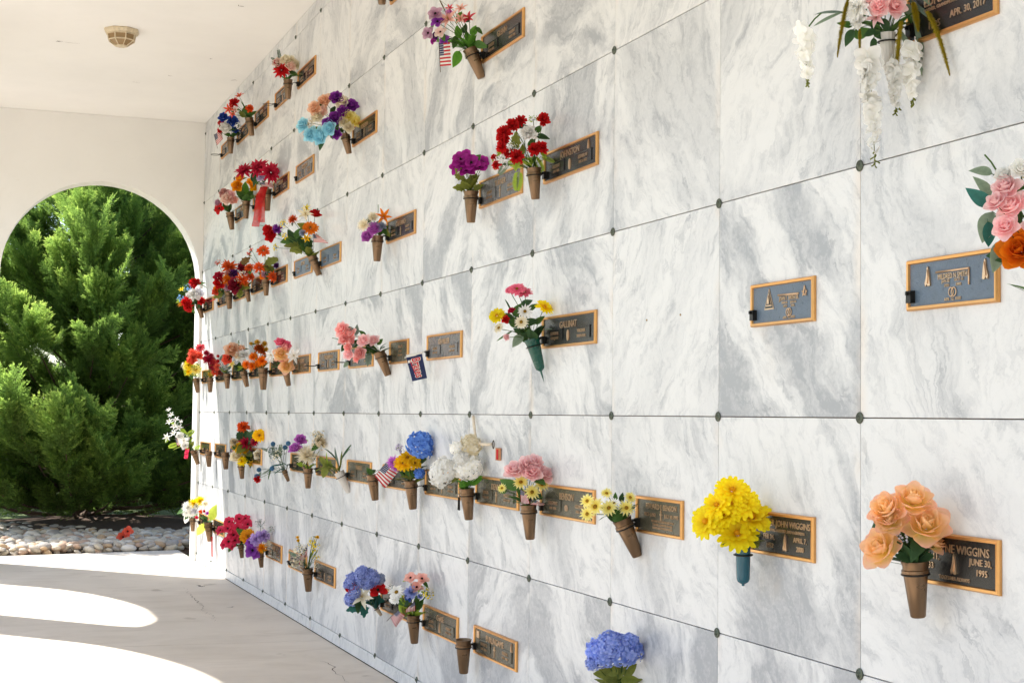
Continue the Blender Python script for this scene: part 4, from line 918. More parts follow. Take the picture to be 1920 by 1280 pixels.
# ---- row at eye level
bq = on_plane(1975, 590, 0, -.07)
p, b, T = item(2, -2, .39, 'pink and orange rose bouquet', 'F', (1975,560,1985,690), layout='single', spec='rose pink 1889 357 46;rose pink 1900 391 50;rose pink 1886 428 42;rose pink 1870 383 36;rose white 1884 332 32;rose white 1912 319 34;rose orange 1914 472 66;rose pink 1944 380 48;rose cream 1945 330 45;rose pink 1950 430 50;rose cream 1985 390 50;rose orange 1965 480 55;ovate sage 1841 319 42 160;ovate teal 1836 371 52 150;ovate sage 1846 350 44 120;ovate sage 1850 425 60 -110;ovate teal 1856 440 50 -80;ovate sage 1872 480 60 -100;ovate green 1888 470 40 -130;twig twig 1846 290 1871 324;ovate dark 1905 410 40 -100', desc='lush bouquet of pink roses, white buds and an orange rose', auto=4, sub=(('SMITH', .03, 0, .02, .2),))
_, b0 = plaque(2, -1, .39, 'bronze plaque coloured blue grey as reflected sky, with two pairs of praying hands', 'single', sub=(('MILDRED N SMITH', .015, .008, .014, .125), ('JAN 22      OCT 11', .0085, .008, .000, .105), ('1921        1990', .0085, .008, -.011, .105), ('APR. 12, 1939', .009, .008, -.049, .08)))
pl = b0.parent; tube = MB(); tube.tube([(-.062, .027, .0085), (.078, .027, .0085)], .0032, 6); tube.tube([(.078, -.016, .0085), (.078, .027, .0085)], .0028, 6); ob('scroll', tube.mesh('scroll'), M_letter, pl)
a = ob('praying_hands', HANDS, M_letter, pl, (-.098, .018, 0)); a = ob('praying_hands', HANDS, M_letter, pl, (.145, .018, 0)); a.scale = (-1, 1, 1); ob('rings', RINGS, M_letter, pl, (.008, -.030, 0))
_, b0 = plaque(2, 0, .39, 'bronze plaque coloured blue grey as reflected sky, with a raised triangle emblem', 'single', sub=(('JOHN T. SMITH SR.', .014, .045, .010, .12), ('MAR 8      JAN 26', .0085, .045, -.003, .10), ('1919       1996', .0085, .045, -.013, .10), ('APR. 12, 1939', .009, .045, -.050, .075)))
pl = b0.parent; tube = MB(); tube.tube([(-.02, .024, .0085), (.105, .022, .0085)], .0034, 6); ob('scroll', tube.mesh('scroll'), M_letter, pl); a = ob('triangle_emblem', TRI, [M_letter, M_panel], pl, (-.078, .012, 0)); a = ob('compass_emblem', COMPASS, M_letter, pl, (.14, .026, 0)); ob('rings', RINGS, M_letter, pl, (.045, -.033, 0))
_, _, T = item(2, 2, .60, 'wild daisy bouquet', 'g3', (1392,350,1455,572), kind='green', spec='gerbera hotpink 1342 32 100;gerbera hotpink 1290 8 105;gerbera hotpink 1238 14 55;gerbera yellow 1150 190 105;gerbera yellow 1480 132 120;daisy white 1345 162 95;daisy cream 1320 235 95;daisy cream 1165 277 80;rose red 1212 220 50;rose crimson 1255 162 45;rose pink 1222 340 42;ovate green 1290 152 100 60;ovate dark 1352 105 90 30;ovate green 1262 230 100 120;ovate dark 1390 232 90 20;ovate green 1382 300 110 -20;ovate green 1442 222 80 40;ovate dark 1310 300 100 150;ovate sage 1292 362 110 -130;blade green 1200 330 130 -150;blade dark 1230 110 120 110;ovate green 1400 130 80 40;ovate dark 1230 190 80 140;ovate green 1340 330 100 100;blade sage 1500 280 80 20;ovate dark 1300 200 90 80', desc='loose bouquet of yellow and pink daisies over dark leaves', name='GALLINAT', sub=('EDWIN R', 'GENE JERRY', 'VIRGINIA', 'TERESA KRISE'), emb=OVAL, auto=8, acol='dark')
_, b0 = plaque(2, 4, .60, 'bronze plaque coloured grey as reflected sky, with the navy team flag on its bracket', 'pair', 'GEWISLER', ('OLIVE E', '1908   1984', 'HENRY A', '1904   1979'))
item(2, 5, .39, 'pink rosebud bouquet', 'g3', (335,440,398,605), spec='rose coralpink 85 290 88;rose coralpink 140 320 78;rose coralpink 95 357 68;rose coralpink 147 370 65;rose coralpink 122 410 55;rose pink 130 462 66;rose coralpink 210 450 78;rose pink 235 367 78;rose pink 300 367 72;rose coralpink 182 490 46;ovate greygreen 180 292 70 80;ovate dark 170 382 80 40;ovate green 240 430 90 -10;ovate dark 270 400 80 60;ovate greygreen 262 492 90 -100;ovate green 222 312 60 130;ovate green 340 370 60 50;ovate dark 90 410 60 -120;twig twig 10 345 70 365;ovate sage 105 530 50 -130;ovate green 290 420 80 120', desc='pink rosebuds leaning out of a tilted vase', layout='single', sub=(('MILLER', .02, .03, .03, .2), ('ANN', .018, .03, .005, .12), ('1922    2003', .012, .03, -.02, .16)), auto=6, acol='greygreen')
item(2, 6, .60, 'empty ring', name='FOSTER', sub=NM, ring=True, plabel='bronze plaque with empty ring behind the pink rosebuds')
item(2, 7, .60, 'empty ring', name='WILLIAMSON', sub=NM, emb=HANDS, ring=True, plabel='bronze plaque coloured grey as reflected sky, with empty ring between the pink rosebuds and coral roses')
item(2, 8, .60, 'coral rose and white lily bouquet', 'c4', (1505,592,1545,790), spec='rose hotpink 1440 277 110;rose peachrose 1455 412 160;rose peachrose 1520 552 160;rose coralpink 1512 332 100;rose hotpink 1525 300 85;lily white 1600 430 170;lily white 1345 430 140;carn lilac 1430 342 70;rose coralpink 1480 480 80;ovate dark 1430 520 80 -100;rose hotpink 1480 270 70;lily white 1350 490 60', desc='coral and peach roses with white lilies', name='MC COURT', sub=NM, auto=3)
item(2, 9, .60, 'orange marigold bouquet', 'c4', (1235,572,1240,835), spec='mum orange 1120 442 120;mum orange 1222 492 140;mum orange 1042 532 120;mum orange 1110 552 120;mum orange 1180 520 110;carn rust 1190 342 110;carn rust 1240 380 90;mum gold 1170 270 85;mum gold 1252 290 85;mum gold 1272 352 65;mum gold 1095 285 55;ovate olive 1150 430 90 100;ovate brownleaf 1260 440 70 60', desc='orange marigolds with rust and gold mums above', sub=NM, auto=3)
item(2, 10, .60, 'peach and white peony bouquet', 'c4', (1000,612,1045,800), spec='rose peach 870 370 165;rose coral 820 472 120;carn white 990 432 160;lily paleyellow 870 532 95;rose peach 980 352 90;ovate dark 950 542 110 60;ovate dark 925 570 110 140;ovate lime 950 575 90 20;euca green 945 280 90 85;carn orange 850 340 80;carn cream 930 440 80', desc='peach and white peonies with dark leaves', sub=NM, auto=5, acol='dark')
item(2, 11, .60, 'silver green sprig bouquet', 'c4', (805,640,808,820), spec='thistle red 695 432 32;thistle red 692 492 42;sprig silver 790 550 110;sprig sage 750 560 100;ovate greygreen 740 450 70 80;ovate sage 830 570 80 40;ovate olive 760 600 80 160;lily silver 800 540 70', desc='small bouquet of silvery sprigs and red berries', sub=NM, auto=6, acol='greygreen')
item(2, 12, .60, 'crimson mum bouquet', 'c4', (602,690,602,865), spec='mum crimson 580 482 150;mum crimson 640 545 130;mum crimson 560 402 90;dahlia coral 660 622 110;dahlia coral 690 560 100;mum crimson 610 440 100;carn coral 640 500 70;mum maroon 620 570 90;ovate olive 600 655 80 -90;lily gold 600 650 60', desc='crimson mums with coral dahlias', sub=NM, auto=4, acol='olive')
item(2, 13, .60, 'yellow and coral bouquet', 'c4', (430,695,455,870), spec='dahlia coral 390 387 120;dahlia redpink 480 335 125;rose coral 460 432 90;rose coral 380 492 100;rose coral 400 440 80;mum yellow 350 542 140;mum paleyellow 312 565 90;mum paleyellow 430 600 150;mum yellow 345 620 110;sprig lime 420 560 120;sprig white 275 540 60;ovate lime 460 600 90 30', desc='yellow mums under coral dahlias at the sunlit corner', sub=NM, auto=4, acol='lime')
# ---- row below eye level
item(1, -1, .39, 'peach and yellow rose bouquet', 'g5', (1305,512,1325,830), layout='single', spec='rose peachrose 1292 197 200;rose peachrose 1157 242 180;rose peachrose 1172 302 150;rose peachrose 1140 452 205;rose peachrose 1367 335 225;rose peachrose 1390 415 150 -.02;ovate dark 1250 340 150 100;ovate dark 1282 430 140 80;ovate dark 1262 490 120 170;ovate dark 1350 490 130 10;ovate green 1300 480 110 80;ovate dark 1230 420 120 120;sprig lavwhite 1240 380 80', desc='five large peach and yellow roses on dark stems', auto=7, acol='dark', sub=(('L. WAYNE WIGGINS', .023, .012, .032, .34), ('APRIL 11,', .0175, -.10, .006, .12), ('1933', .0175, -.10, -.018, .1), ('JUNE 30,', .0175, .12, .003, .11), ('1995', .0175, .125, -.021, .1), ('TOGETHER ALWAYS', .010, .012, -.045, .14)), plabel='dark plaque with praying hands beside the peach roses')
pl = [o for o in bpy.data.objects if o.name.startswith('name_plaque')][-1]; ob('praying_hands', HANDS, M_letter, pl, (.012, -.008, 0))
item(1, 0, .39, 'yellow daisy bouquet', 'g5', (340,428,340,640), kind='teal', layout='single', spec='gerbera yellow 280 117 170;gerbera yellow 195 202 160;gerbera yellow 132 292 175;gerbera yellow 240 252 165;gerbera yellow 340 190 170;gerbera yellow 390 272 205;gerbera yellow 310 362 205;gerbera yellow 190 290 140;gerbera yellow 280 190 140;ovate olive 410 402 90 -60;lobed olive 395 405 80 -40', desc='dense bunch of bright yellow daisies in a teal vase', fill=False, auto=3, acol='olive', sub=(('ROGER JOHN WIGGINS', .021, .02, .033, .33), ('LOVING HUSBAND, DAD & GRANDPA', .0095, .03, .013, .26), ('FEB 24,', .0165, -.075, -.010, .09), ('1932', .0165, -.07, -.036, .08), ('APRIL 7,', .0165, .115, -.010, .1), ('2000', .0165, .115, -.036, .08)), plabel='dark plaque with praying hands behind the bright yellow daisies')
pl = [o for o in bpy.data.objects if o.name.startswith('name_plaque')][-1]; ob('praying_hands', HANDS, M_letter, pl, (.028, -.022, 0))
item(1, 1, .39, 'pale yellow daisy bouquet', 'g4', (1215,605,1352,925), layout='single', spec='daisy paleyellow 1085 387 100;daisy paleyellow 920 452 120;daisy paleyellow 990 502 160;daisy paleyellow 920 562 130;daisy paleyellow 1105 512 140;daisy paleyellow 1255 512 140;daisy paleyellow 1287 422 105;daisy white 1150 470 90;ovate green 1160 422 80 90;ovate dark 1215 422 80 80;ovate green 1172 562 110 60;lobed green 1190 592 120 20;ovate dark 1130 592 100 150;lobed green 1150 540 100 100;blade green 1040 600 60 -150', desc='pale yellow daisies spilling from a tilted brown vase', auto=8, sub=(('EDUARD J. BENSON', .021, .02, .033, .30), ('OCT 4,1962', .014, -.075, .004, .12), ('JULY 10, 1992', .014, .105, .004, .13), ('WE LOVE YOU AND WE MISS YOU', .0085, .03, -.018, .2), ('YOU WILL ALWAYS BE IN OUR', .0085, .03, -.030, .2), ('HEARTS AND IN OUR PRAYERS', .0085, .03, -.042, .21)), plabel='bronze plaque with a small cross beside the pale yellow daisies')
pl = [o for o in bpy.data.objects if o.name.startswith('name_plaque')][-1]; cx_ = ob('cross', CROSS, M_letter, pl, (.02, .003, 0)); cx_.scale = (.8, .7, 1)
_, _, T = item(1, 2, .60, 'pink peony and yellow daisy bouquet', 'g4', (415,483,430,780), spec='rose pink 300 202 155;rose pink 400 162 145;rose pink 460 132 135;rose pink 450 222 145;rose pink 550 242 145;rose pink 492 182 110;rose pink 350 180 110;daisy paleyellow 350 292 130;daisy paleyellow 445 377 130;daisy paleyellow 530 312 120;daisy paleyellow 190 342 80;ovate green 250 312 190 170;ovate dark 500 402 110 -40;ovate dark 420 420 100 -100;ovate green 195 365 80 -160', desc='pink peonies with pale yellow daisies and one broad leaf', name='BENSON', sub=('MARGARET', '1930   1998', 'GEORGE F', '1926   1989'), emb=RINGS, auto=6)
flag('g4', ((345,350),(350,475),(425,470),(400,380)), 'small folded flag standing among the pink peonies', T, .05)
flag('g4', ((440,430),(560,480),(545,492),(425,480)), 'thin striped flag sticking out under the pink peonies', T, .04)
item(1, 3, .60, 'white hydrangea bouquet', 'c7', (1320,648,1338,930), spec='hydra white 1110 502 265;hydra white 1335 462 250;hydra white 1225 285 120;hydra cream 1352 262 200;hydra white 1270 380 150;ovate brightgreen 1300 602 120 -150;ovate brightgreen 1405 572 140 30;ovate green 1422 432 90 100;ovate olive 1212 562 110 200;ovate green 1400 350 60 20;ovate brightgreen 1340 590 100 60', desc='large heads of white hydrangea', name='DENNIS', sub=NM, emb=CROSS, auto=5, acol='brightgreen')
_, _, T = item(1, 4, .60, 'blue hydrangea and yellow daisy bouquet', 'c7', (815,578,836,835), spec='hydra blue 910 262 245;hydra blue 895 512 100;gerbera golden 790 372 130;gerbera golden 750 422 150;gerbera golden 850 422 115;dahlia orchid 660 412 130;sprig lilac 720 302 90;ovate olive 800 512 120 100;ovate green 760 522 110 140;ovate green 850 502 100 60;ovate dark 900 402 130 40;dahlia orchid 690 460 80;sprig lilac 700 280 70;ovate dark 870 370 110 90;ovate dark 930 450 90 30', desc='blue hydrangea over golden daisies and an orchid pink bloom', name='COOPER', sub=NM, emb=CROSS, auto=7, acol='olive')
flag('c7', ((590,425),(712,490),(585,648),(490,535)), 'striped flag spread beside the golden daisies', T, .06, pole=(800,590))
item(1, 5, .60, 'sprig of green leaves', 'c7', (470,525,497,755), spec='lobed green 440 490 70 120;lobed dark 480 495 60 40;ovate green 460 500 60 90', desc='short sprig of green leaves in a brown vase', sub=NM, auto=6, alen=.035)
item(1, 6, .60, 'olive ribbon leaf bouquet', 'c7', (170,500,262,685), kind='white', spec='blade dark 110 330 170 120;blade greygreen 215 330 190 70;blade dark 240 300 150 60;blade greygreen 140 360 200 110;blade olive 190 380 170 85;lobed olive 60 430 120 150;ovate olive 40 505 110 -110;blade olive 90 500 120 -60;ovate olive 20 390 90 120;blade lime 60 380 120 100;blade olive 110 460 130 -20;blade olive 0 470 130 200', desc='olive ribbon leaves and thin grasses in a pale tilted vase', name='PARKER', sub=NM, auto=5, acol='olive', atype='blade', alen=.12)
item(1, 7, .60, 'cream chrysanthemum bouquet', 'c5', (1480,680,1480,880), spec='mum cream 1470 562 220;sprig beige 1590 402 190;mum beige 1600 420 130;rose orchid 1405 402 100;rose orchid 1355 492 110;ovate lime 1400 642 70 150;blade olive 1560 560 110 60;blade twig 1510 600 90 20;sprig cream 1560 350 110', desc='large cream chrysanthemum with frizzy beige bloom and orchid roses', sub=NM, auto=4, acol='lime')
item(1, 8, .60, 'blue thistle bouquet', 'c5', (1240,700,1286,810), spec='thistle steel 1130 437 42;thistle steel 1282 432 42;thistle steel 1250 472 42;thistle steel 990 695 42;thistle steel 1120 682 42;thistle steel 970 762 50;sprig greygreen 1130 520 130;sprig sage 1190 520 120;euca greygreen 1140 520 150 110;euca sage 1200 500 140 80;blade teal 1100 680 150 -150;blade greygreen 1060 720 150 -140;blade teal 1160 650 150 190;blade green 1090 740 140 -110;carn red 975 787 80;blade greygreen 1220 620 120 150;sprig cream 1160 560 110;euca greygreen 1040 490 80 160;blade teal 1180 700 120 -160', desc='blue thistles with grey needles drooping from a tilted vase', sub=NM, auto=4, acol='greygreen', atype='blade')
_, _, T = item(1, 10, .60, 'sunflower and crimson dahlia bouquet', 'F', (452,868,454,897), spec='carn orangered 456 801 23;dahlia crimson 462 831 28;dahlia crimson 477 828 16;gerbera golden 486 816 22;gerbera golden 449 838 22;mum yellow 454 864 21;rose golden 459 845 12;lobed dark 474 815 40 40;lobed dark 482 832 34 -50;ovate dark 450 821 24 120;rose cream 444 857 21;carn beige 439 829 16;ovate olive 469 851 28 -20;ovate olive 478 855 26 -30;ovate green 465 858 26 -60;lobed dark 455 812 30 80;ovate olive 440 840 20 180;rose cream 483 852 14;lily gold 470 868 12', desc='big bouquet of crimson dahlias, sunflowers and a dark round leaf', sub=NM, auto=5, acol='olive')
flag('c5', ((705,480),(745,505),(745,560),(700,545)), 'small striped flag tucked beside the sunflowers', T, .06)
item(1, 11, .60, 'empty vase', 'c5', (652,520,660,690), plabel='bronze plaque hidden behind the sunflower bouquet', vlabel='empty brown vase beside the sunflower bouquet', sub=NM)
item(1, 12, .60, 'empty vase', 'c5', (485,510,490,665), plabel='bronze plaque behind an empty brown vase in the sunlit strip', vlabel='empty brown vase between the white gladiolus and another empty vase', sub=NM)
_, _, T = item(1, 13, .60, 'white gladiolus bouquet', 'c5', (335,500,380,640), spec='lily white 90 102 50;lily white 112 152 60;lily white 160 202 70;lily white 100 222 70;lily white 150 262 80;lily white 195 282 80;lily white 210 215 40;lily white 80 372 80;mum white 240 402 120;lily white 140 335 70;rose white 200 360 70;fern lime 300 332 110 40;fern lime 130 452 100 200;blade lime 310 400 110 60;blade lime 170 470 110 190;ovate olive 320 440 70 60;rose white 250 450 70;ribbon rosered 275 480 265 530 258 585 40', desc='tall white gladiolus with lime ferns and a pink ribbon', sub=NM, auto=4, acol='lime', atype='fern')
flag('c5', ((150,385),(190,380),(230,465),(170,450)), 'tiny flag among the white gladiolus', T, .05)
# ---- bottom row
item(0, 1, .39, 'blue hydrangea', 'F', (1160,1300,1164,1392), layout='single', spec='hydra hydra 1120 1218 44;hydra hydra 1144 1206 50;hydra hydra 1166 1220 56;hydra hydra 1186 1220 44;hydra hydra 1134 1230 46;hydra hydra 1180 1205 36;hydra hydra 1112 1242 30;ovate olive 1144 1255 34 150;ovate olive 1162 1256 34 80;ovate olive 1181 1254 34 40;ovate olive 1131 1262 36 185;ovate olive 1147 1274 34 170;ovate olive 1181 1273 36 10;ovate green 1160 1270 30 90', desc='round blue hydrangea heads over olive leaves', auto=7, acol='olive', sub=(('BROWN', .03, 0, .01, .2),))
item(0, 3, .60, 'open mouth', 'c8', (1290,855,1293,1160), name='BURLINGAME', sub=('ROBERT L', '1914   1986', 'RUBY A', '1917   1983'), emb=CROSS, plabel='bronze plaque with cross and praying hands above the low empty vase', vlabel='empty brown vase with wide open mouth low on the wall')
pl = [o for o in bpy.data.objects if o.name.startswith('name_plaque')][-1]; a = ob('praying_hands', HANDS, M_letter, pl, (.235, .030, 0)); a.scale = (.8, .8, 1); mb = MB(); mb.prism([(-.018,-.018),(.018,-.020),(.018,.018),(0,.013),(-.018,.020)], .006, .010); ob('open_book', mb.mesh('open_book', False), M_letter, pl, (-.24, .032, 0))
_, _, T = item(0, 4, .60, 'coral poppy and blue violet bouquet', 'c8', (840,635,850,890), spec='poppy salmon 815 302 95;poppy salmon 917 312 105;poppy salmon 872 387 100;carn bluelilac 820 432 120;carn royal 800 472 80;daisy white 690 432 140;carn white 680 492 100;sprig yellow 975 452 110;sprig lime 930 430 110;mum bluelilac 900 470 60;fern lime 745 502 130 -110;fern lime 730 562 120 -100;fern olive 762 602 110 -70;ovate green 870 520 120 80;ovate green 900 540 110 60;blade green 920 500 140 70;sprig white 640 380 60;ovate olive 800 540 90 110', desc='coral poppies with blue violets and a white daisy', name='CHASE', sub=NM, emb=HANDS, auto=6, acol='lime')
flag('c8', ((855,510),(858,600),(770,615),(775,580)), 'small flag rolled on its pole among the coral poppies', T, .05)
flag('c8', ((700,590),(765,640),(685,745),(635,655)), 'striped flag hanging down beside the coral poppy vase', T, .07)
item(0, 5, .60, 'blue hydrangea and red anemone bouquet', 'c8', (500,560,552,640), kind='cream', spec='hydra bluelilac 380 262 140;hydra bluelilac 460 302 160;hydra bluelilac 380 322 140;hydra bluelilac 292 312 120;hydra bluelilac 310 432 130;hydra bluelilac 280 492 130;hydra bluelilac 252 362 90;hydra greyblue 540 312 100;hydra bluelilac 425 352 120;poppy red 520 412 135;poppy red 290 392 115;lily cream 385 482 190;lobed teal 510 492 150 -10;lobed teal 400 602 130 -80;lobed teal 300 572 130 200;ovate teal 430 242 80 60;lily cream 500 260 50;ovate dark 350 560 120 -100', desc='round bunch of blue hydrangea with red anemones and a cream lily', sub=NM, auto=3, acol='teal')
_, _, T = item(0, 7, .60, 'thin yellow acacia bouquet', 'c6', (1370,880,1378,1110), spec='mum golden 1270 572 40;mum golden 1276 602 40;mum golden 1467 570 46;sprig yellow 1420 602 80;sprig yellow 1410 642 80;sprig yellow 1452 652 90;sprig yellow 1432 692 80;sprig cream 1290 700 110;sprig cream 1240 822 110;euca sage 1215 735 100 150;sprig cream 1330 690 90;blade lime 1400 750 170 75;blade lime 1385 790 150 80;ovate cream 1240 700 60 120;sprig beige 1290 800 120;sprig yellow 1455 770 70;blade sage 1440 740 150 65;sprig cream 1460 860 80;twig twig 1270 610 1340 860', desc='thin yellow acacia and pale sprigs', sub=NM, emb=CROSS, auto=5, acol='sage', atype='blade')
flag('c6', ((1368,640),(1365,760),(1290,845),(1280,790)), 'upright furled flag standing in the yellow acacia', T, .06, pole=(1372,880))
item(0, 8, .60, 'bare plaque', sub=NM, plabel='low bronze plaque half hidden behind the yellow acacia vase')
item(0, 9, .60, 'violet and gold bouquet', 'c6', (898,728,908,870), spec='carn lavender 920 562 130;carn lavender 850 592 120;poppy violet 820 702 130;poppy violet 800 622 80;poppy violet 850 740 80;mum amber 910 677 110;ovate cream 985 625 100 30;ovate cream 960 600 80 100;sprig silver 900 450 120;sprig silver 1000 500 90;ovate beige 990 650 80 -20;carn lavender 960 540 70', desc='lavender and violet blooms with a gold marigold', name='WEST', sub=NM, auto=3)
item(0, 10, .60, 'rose red petunia bouquet', 'c6', (700,640,713,775), spec='poppy rosered 585 417 90;poppy rosered 685 387 90;poppy rosered 750 387 80;poppy rosered 575 482 100;poppy rosered 672 477 100;poppy rosered 770 442 100;poppy rosered 500 502 90;poppy rosered 630 547 100;poppy rosered 580 612 100;poppy rosered 542 642 80;poppy rosered 612 652 70;poppy rosered 700 502 80;poppy rosered 645 602 80;gerbera amber 775 562 150;ovate dark 690 560 80 -60;ovate green 620 500 60 30;ovate dark 720 600 70 -80', desc='rose red petunias with one golden sunflower', sub=NM, auto=4)
item(0, 12, .60, 'tulip bouquet in yellow paper', 'c6', (375,420,393,610), spec='tulip orangered 310 327 75;tulip orchid 362 342 75;tulip rosered 275 377 70;tulip red 335 320 60;ovate limepaper 425 320 170 70;ovate limepaper 300 500 150 -110;ovate green 340 380 80 120;ovate dark 350 390 70 60;ribbon red 412 560 412 660 414 765 20', desc='tulips wrapped in yellow green paper with a red tassel', sub=NM, auto=3)
item(0, 13, .60, 'white and yellow mum bouquet', 'c6', (220,375,220,510), spec='mum white 170 272 120;mum white 202 322 110;mum white 160 332 90;mum yellow 230 232 110;mum yellow 292 207 100;carn lavwhite 240 302 85;mum cream 340 232 70;ovate white 155 392 100 -110;carn white 260 260 70;blade greygreen 265 270 80 80', desc='white and yellow mums low at the sunlit corner', sub=NM, auto=3)
# ---- large hanging arrangement at the right
item(3, -1, .39, 'trailing wisteria arrangement', 'F', (1663,62,1666,132), kind='white', layout='single', spec='rose pink 1649 15 34;rose pink 1676 15 38;rose pink 1630 2 28;rose pink 1660 -8 36;lily pink 1643 34 36;carn white 1608 16 44;carn white 1610 40 30;rose cream 1690 -12 36;ovate green 1587 46 24 170;ovate dark 1592 70 34 -120;ovate green 1616 62 36 20;ovate dark 1641 48 30 -90;ovate dark 1661 48 30 -60;ovate dark 1638 84 26 -90;ovate dark 1650 66 28 -20;ovate dark 1630 62 26 200;amar amar 1590 0 1570 108 15;amar amar 1612 55 1612 104 9;amar amar 1690 40 1676 192 17;amar amar 1738 22 1781 142 17;amar amar 1712 5 1722 60 17;wist white 1508 52 1514 160 40;wist white 1630 106 1641 312 46;wist white 1706 95 1713 198 40;wist white 1676 120 1680 214 32;blade sage 1715 100 110 -55;blade greygreen 1740 30 90 -40;blade sage 1728 90 100 -75;blade sage 1745 5 70 -30;blade greygreen 1555 20 60 170;blade sage 1548 35 60 200;blade green 1700 30 80 -70;ovate sage 1705 20 34 -40;twig twig 1515 52 1540 25;ovate sage 1720 38 30 -80', desc='trailing arrangement of pink roses, white wisteria and mustard plumes', auto=3, sub=(('EDNA L. COLE', .026, .0, .034, .30), ('MOTHER, GRANDMOTHER, GREAT GRAND', .0095, .01, .011, .30), ('1935', .020, -.07, -.034, .1), ('APR. 30, 2017', .020, .075, -.025, .15)), plabel='black plaque dated 2017 behind the trailing wisteria')

# ---- navy team flag, charm on a cord, tassel, fallen flower
yl, zl = cell_c(2, 4); br = Vector((-.034, yl+.276, zl-.026)); root = empty('team_flag', br); tag(root, 'small navy flag with red script lettering hanging from a white stick', 'flag')
D = depth_of(br); gq = lambda x, y, o=0.: at_depth(620+x*.27083, 540+y*.27083, D-.05+o)-br
q = [gq(522, 478), gq(632, 455), gq(668, 622), gq(565, 645)]
mb = MB(); mb.tube([gq(512, 482), gq(640, 440, .02), gq(680, 428, .05)], .0032, 6); ob('stick', mb.mesh('stick'), M_whitep, root)
def gridq(q, n=8, wv=.003):
    nr = (q[1]-q[0]).cross(q[3]-q[0]).normalized(); vs = []
    for j in range(n+1):
        for i in range(n+1): u, v = i/n, j/n; vs.append((q[0]*(1-u)+q[1]*u)*(1-v)+(q[3]*(1-u)+q[2]*u)*v+nr*wv*math.sin(u*5+v*3))
    return vs, [(j*(n+1)+i, j*(n+1)+i+1, (j+1)*(n+1)+i+1, (j+1)*(n+1)+i) for j in range(n) for i in range(n)], nr
vs, fs, nr = gridq(q); mb = MB(); mb.add(vs, fs); ob('cloth', mb.mesh('team_cloth'), M_navy, root)
vs, fs, nr = gridq([gq(522, 462), gq(632, 440), gq(636, 458), gq(526, 480)], 4, .001); mb = MB(); mb.add(vs, fs); ob('hem', mb.mesh('hem'), M_whitep, root)
if nr.dot(CAM-br) < 0: nr = -nr
X = ((q[3]-q[0])+(q[2]-q[1])).normalized(); Yv = nr.cross(X).normalized(); cen = (q[0]+q[1]+q[2]+q[3])/4
te = bpy.data.objects.new('emblem', None); COL.objects.link(te); te.parent = root; te.matrix_local = Matrix.Translation(cen+nr*.006) @ Matrix((X, Yv, nr)).transposed().to_4x4()
wq = (q[3]-q[0]).length
text('Braves', wq*.34, te, .0, .006, 0., wq*.80, M_whitep, 'lettering_outline', .0003, .0042); text('Braves', wq*.34, te, 0, .006, .001, wq*.78, M_redp, 'lettering', .0003, .001)
mb = MB(); mb.tube([(-wq*.34, -wq*.20, .001), (wq*.30, -wq*.10, .001)], .0022, 5, 0, 0); mb.prism([(-wq*.36, -wq*.28), (-wq*.25, -wq*.30), (-wq*.26, -wq*.14), (-wq*.35, -wq*.13)], .0005, .0022, 1); ob('tomahawk', mb.mesh('tomahawk', False), [M_redp, M_whitep], te)

y3 = on_plane(887, 783, 0, -.012); root = empty('hanging_charm', y3); tag(root, 'copper charm with clip hanging on a cream cord above the white hydrangea', 'charm')
mb = MB(); cp = [on_plane(*p_, 0, x_)-y3 for p_, x_ in (((887,780),-.012),((889,800),-.02),((892,820),-.03),((900,832),-.04),((912,833),-.03),((922,832),-.015))]; mb.tube(cp, .0075, 7); ob('cord', mb.mesh('cord'), M_cord, root)
cc_ = on_plane(925, 833, 0, -.012)-y3; mb = MB(); mb.torus(cc_, .011, .0022, 16, 5, Vector((0, .6, .0)).normalized(), Vector((0, 0, 1)), 1.7); ob('clip', mb.mesh('clip'), M_black, root)
pc = on_plane(934, 851, 0, -.008)-y3; mb = MB(); mb.box((pc.x-.003, pc.y-.030, pc.z-.030), (pc.x+.003, pc.y+.030, pc.z+.030)); ob('plate', mb.mesh('plate', False), M_copper, root)
mb = MB(); mb.box((pc.x-.005, pc.y-.008, pc.z-.026), (pc.x-.0032, pc.y+.012, pc.z+.022)); ob('red_inlay', mb.mesh('inlay', False), M_redp, root)
t0 = at_depth(600+1250*.20855, 780+700*.20855, depth_of(on_plane(873, 930, 0, -.07))); root = empty('tassel', t0); tag(root, 'black graduation tassel hanging beside the white hydrangea vase', 'tassel')
mb = MB(); mb.tube([(0, 0, .03), (0, 0, 0)], .0015, 5); mb.lathe([(.001, .004), (.006, .0), (.006, -.014), (.001, -.016)], 10, 0, False); ob('knot', mb.mesh('knot'), M_letter, root)
mb = MB()
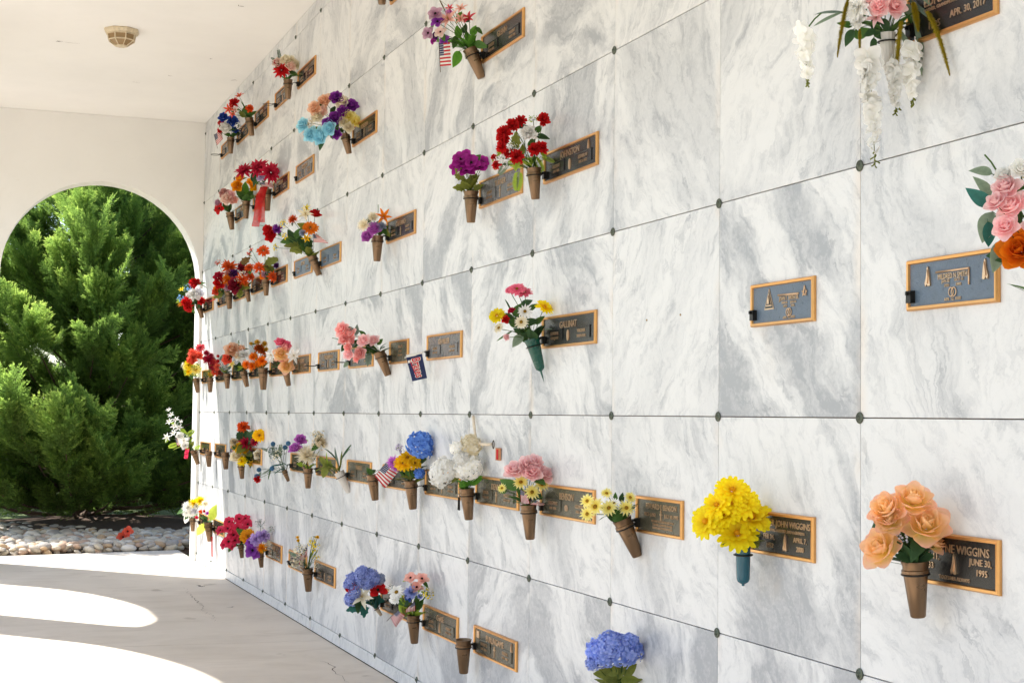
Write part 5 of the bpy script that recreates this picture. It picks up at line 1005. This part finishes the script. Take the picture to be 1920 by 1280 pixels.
for k in range(26): a = k*2.4; r_ = .007*math.sqrt(k/26); mb.tube([(r_*.6*math.cos(a), r_*.6*math.sin(a), -.012), (r_*math.cos(a), r_*math.sin(a), -.075-random.uniform(0, .006))], .0011, 4)
ob('fringe', mb.mesh('fringe'), M_black, root)
fp = on_plane(231, 1012, 2, .06); root = empty('fallen_flower', fp); tag(root, 'fallen coral silk flower lying on the river stones', 'flower')
for dx, dz, s in ((0, .035, .09), (.05, .10, .075)):
    o = ob('bloom', FL['poppy'][0], [P('coral'), P('darkcentre')], root, (dx, 0, dz)); o.scale = (s*1.6,)*3; o.rotation_euler = (R(70), 0, R(-20+dx*300))
o = ob('leaf', LF['ovate'][0], P('brightgreen'), root, (-.03, 0, .01)); o.scale = (.09,)*3; o.rotation_euler = (0, R(-10), R(190))

# ------------------------------------------------------------------ lettering: text curves turned into meshes
cache = {}; tmp = []
for (s, h, parent, x, y, z, wmax, mat, name, d, bold, rot) in TEXTS:
    key = (s, round(h, 5), d, bold)
    if key in cache: continue
    cu = bpy.data.curves.new('txt', 'FONT'); cu.body = s; cu.size = h*1.38; cu.align_x = 'CENTER'; cu.align_y = 'CENTER'; cu.extrude = d; cu.offset = bold; cu.resolution_u = 2
    o = bpy.data.objects.new('txt', cu); COL.objects.link(o); cache[key] = o; tmp.append(o)
bpy.context.view_layer.update(); dg = bpy.context.evaluated_depsgraph_get()
for k, o in list(cache.items()):
    me = bpy.data.meshes.new_from_object(o.evaluated_get(dg)); xs = [v.co.x for v in me.vertices]; ys = [v.co.y for v in me.vertices]
    cache[k] = (me, (max(xs)-min(xs)) if xs else .01, (min(ys)+max(ys))/2 if ys else 0)
for o in tmp: cu = o.data; bpy.data.objects.remove(o); bpy.data.curves.remove(cu)
for (s, h, parent, x, y, z, wmax, mat, name, d, bold, rot) in TEXTS:
    me, wd, yc = cache[(s, round(h, 5), d, bold)]
    o = ob(name, me, mat, parent); k = min(1, wmax/wd) if wmax else 1; o.scale = (k, 1, 1); o.location = (x, y-yc, z+d)
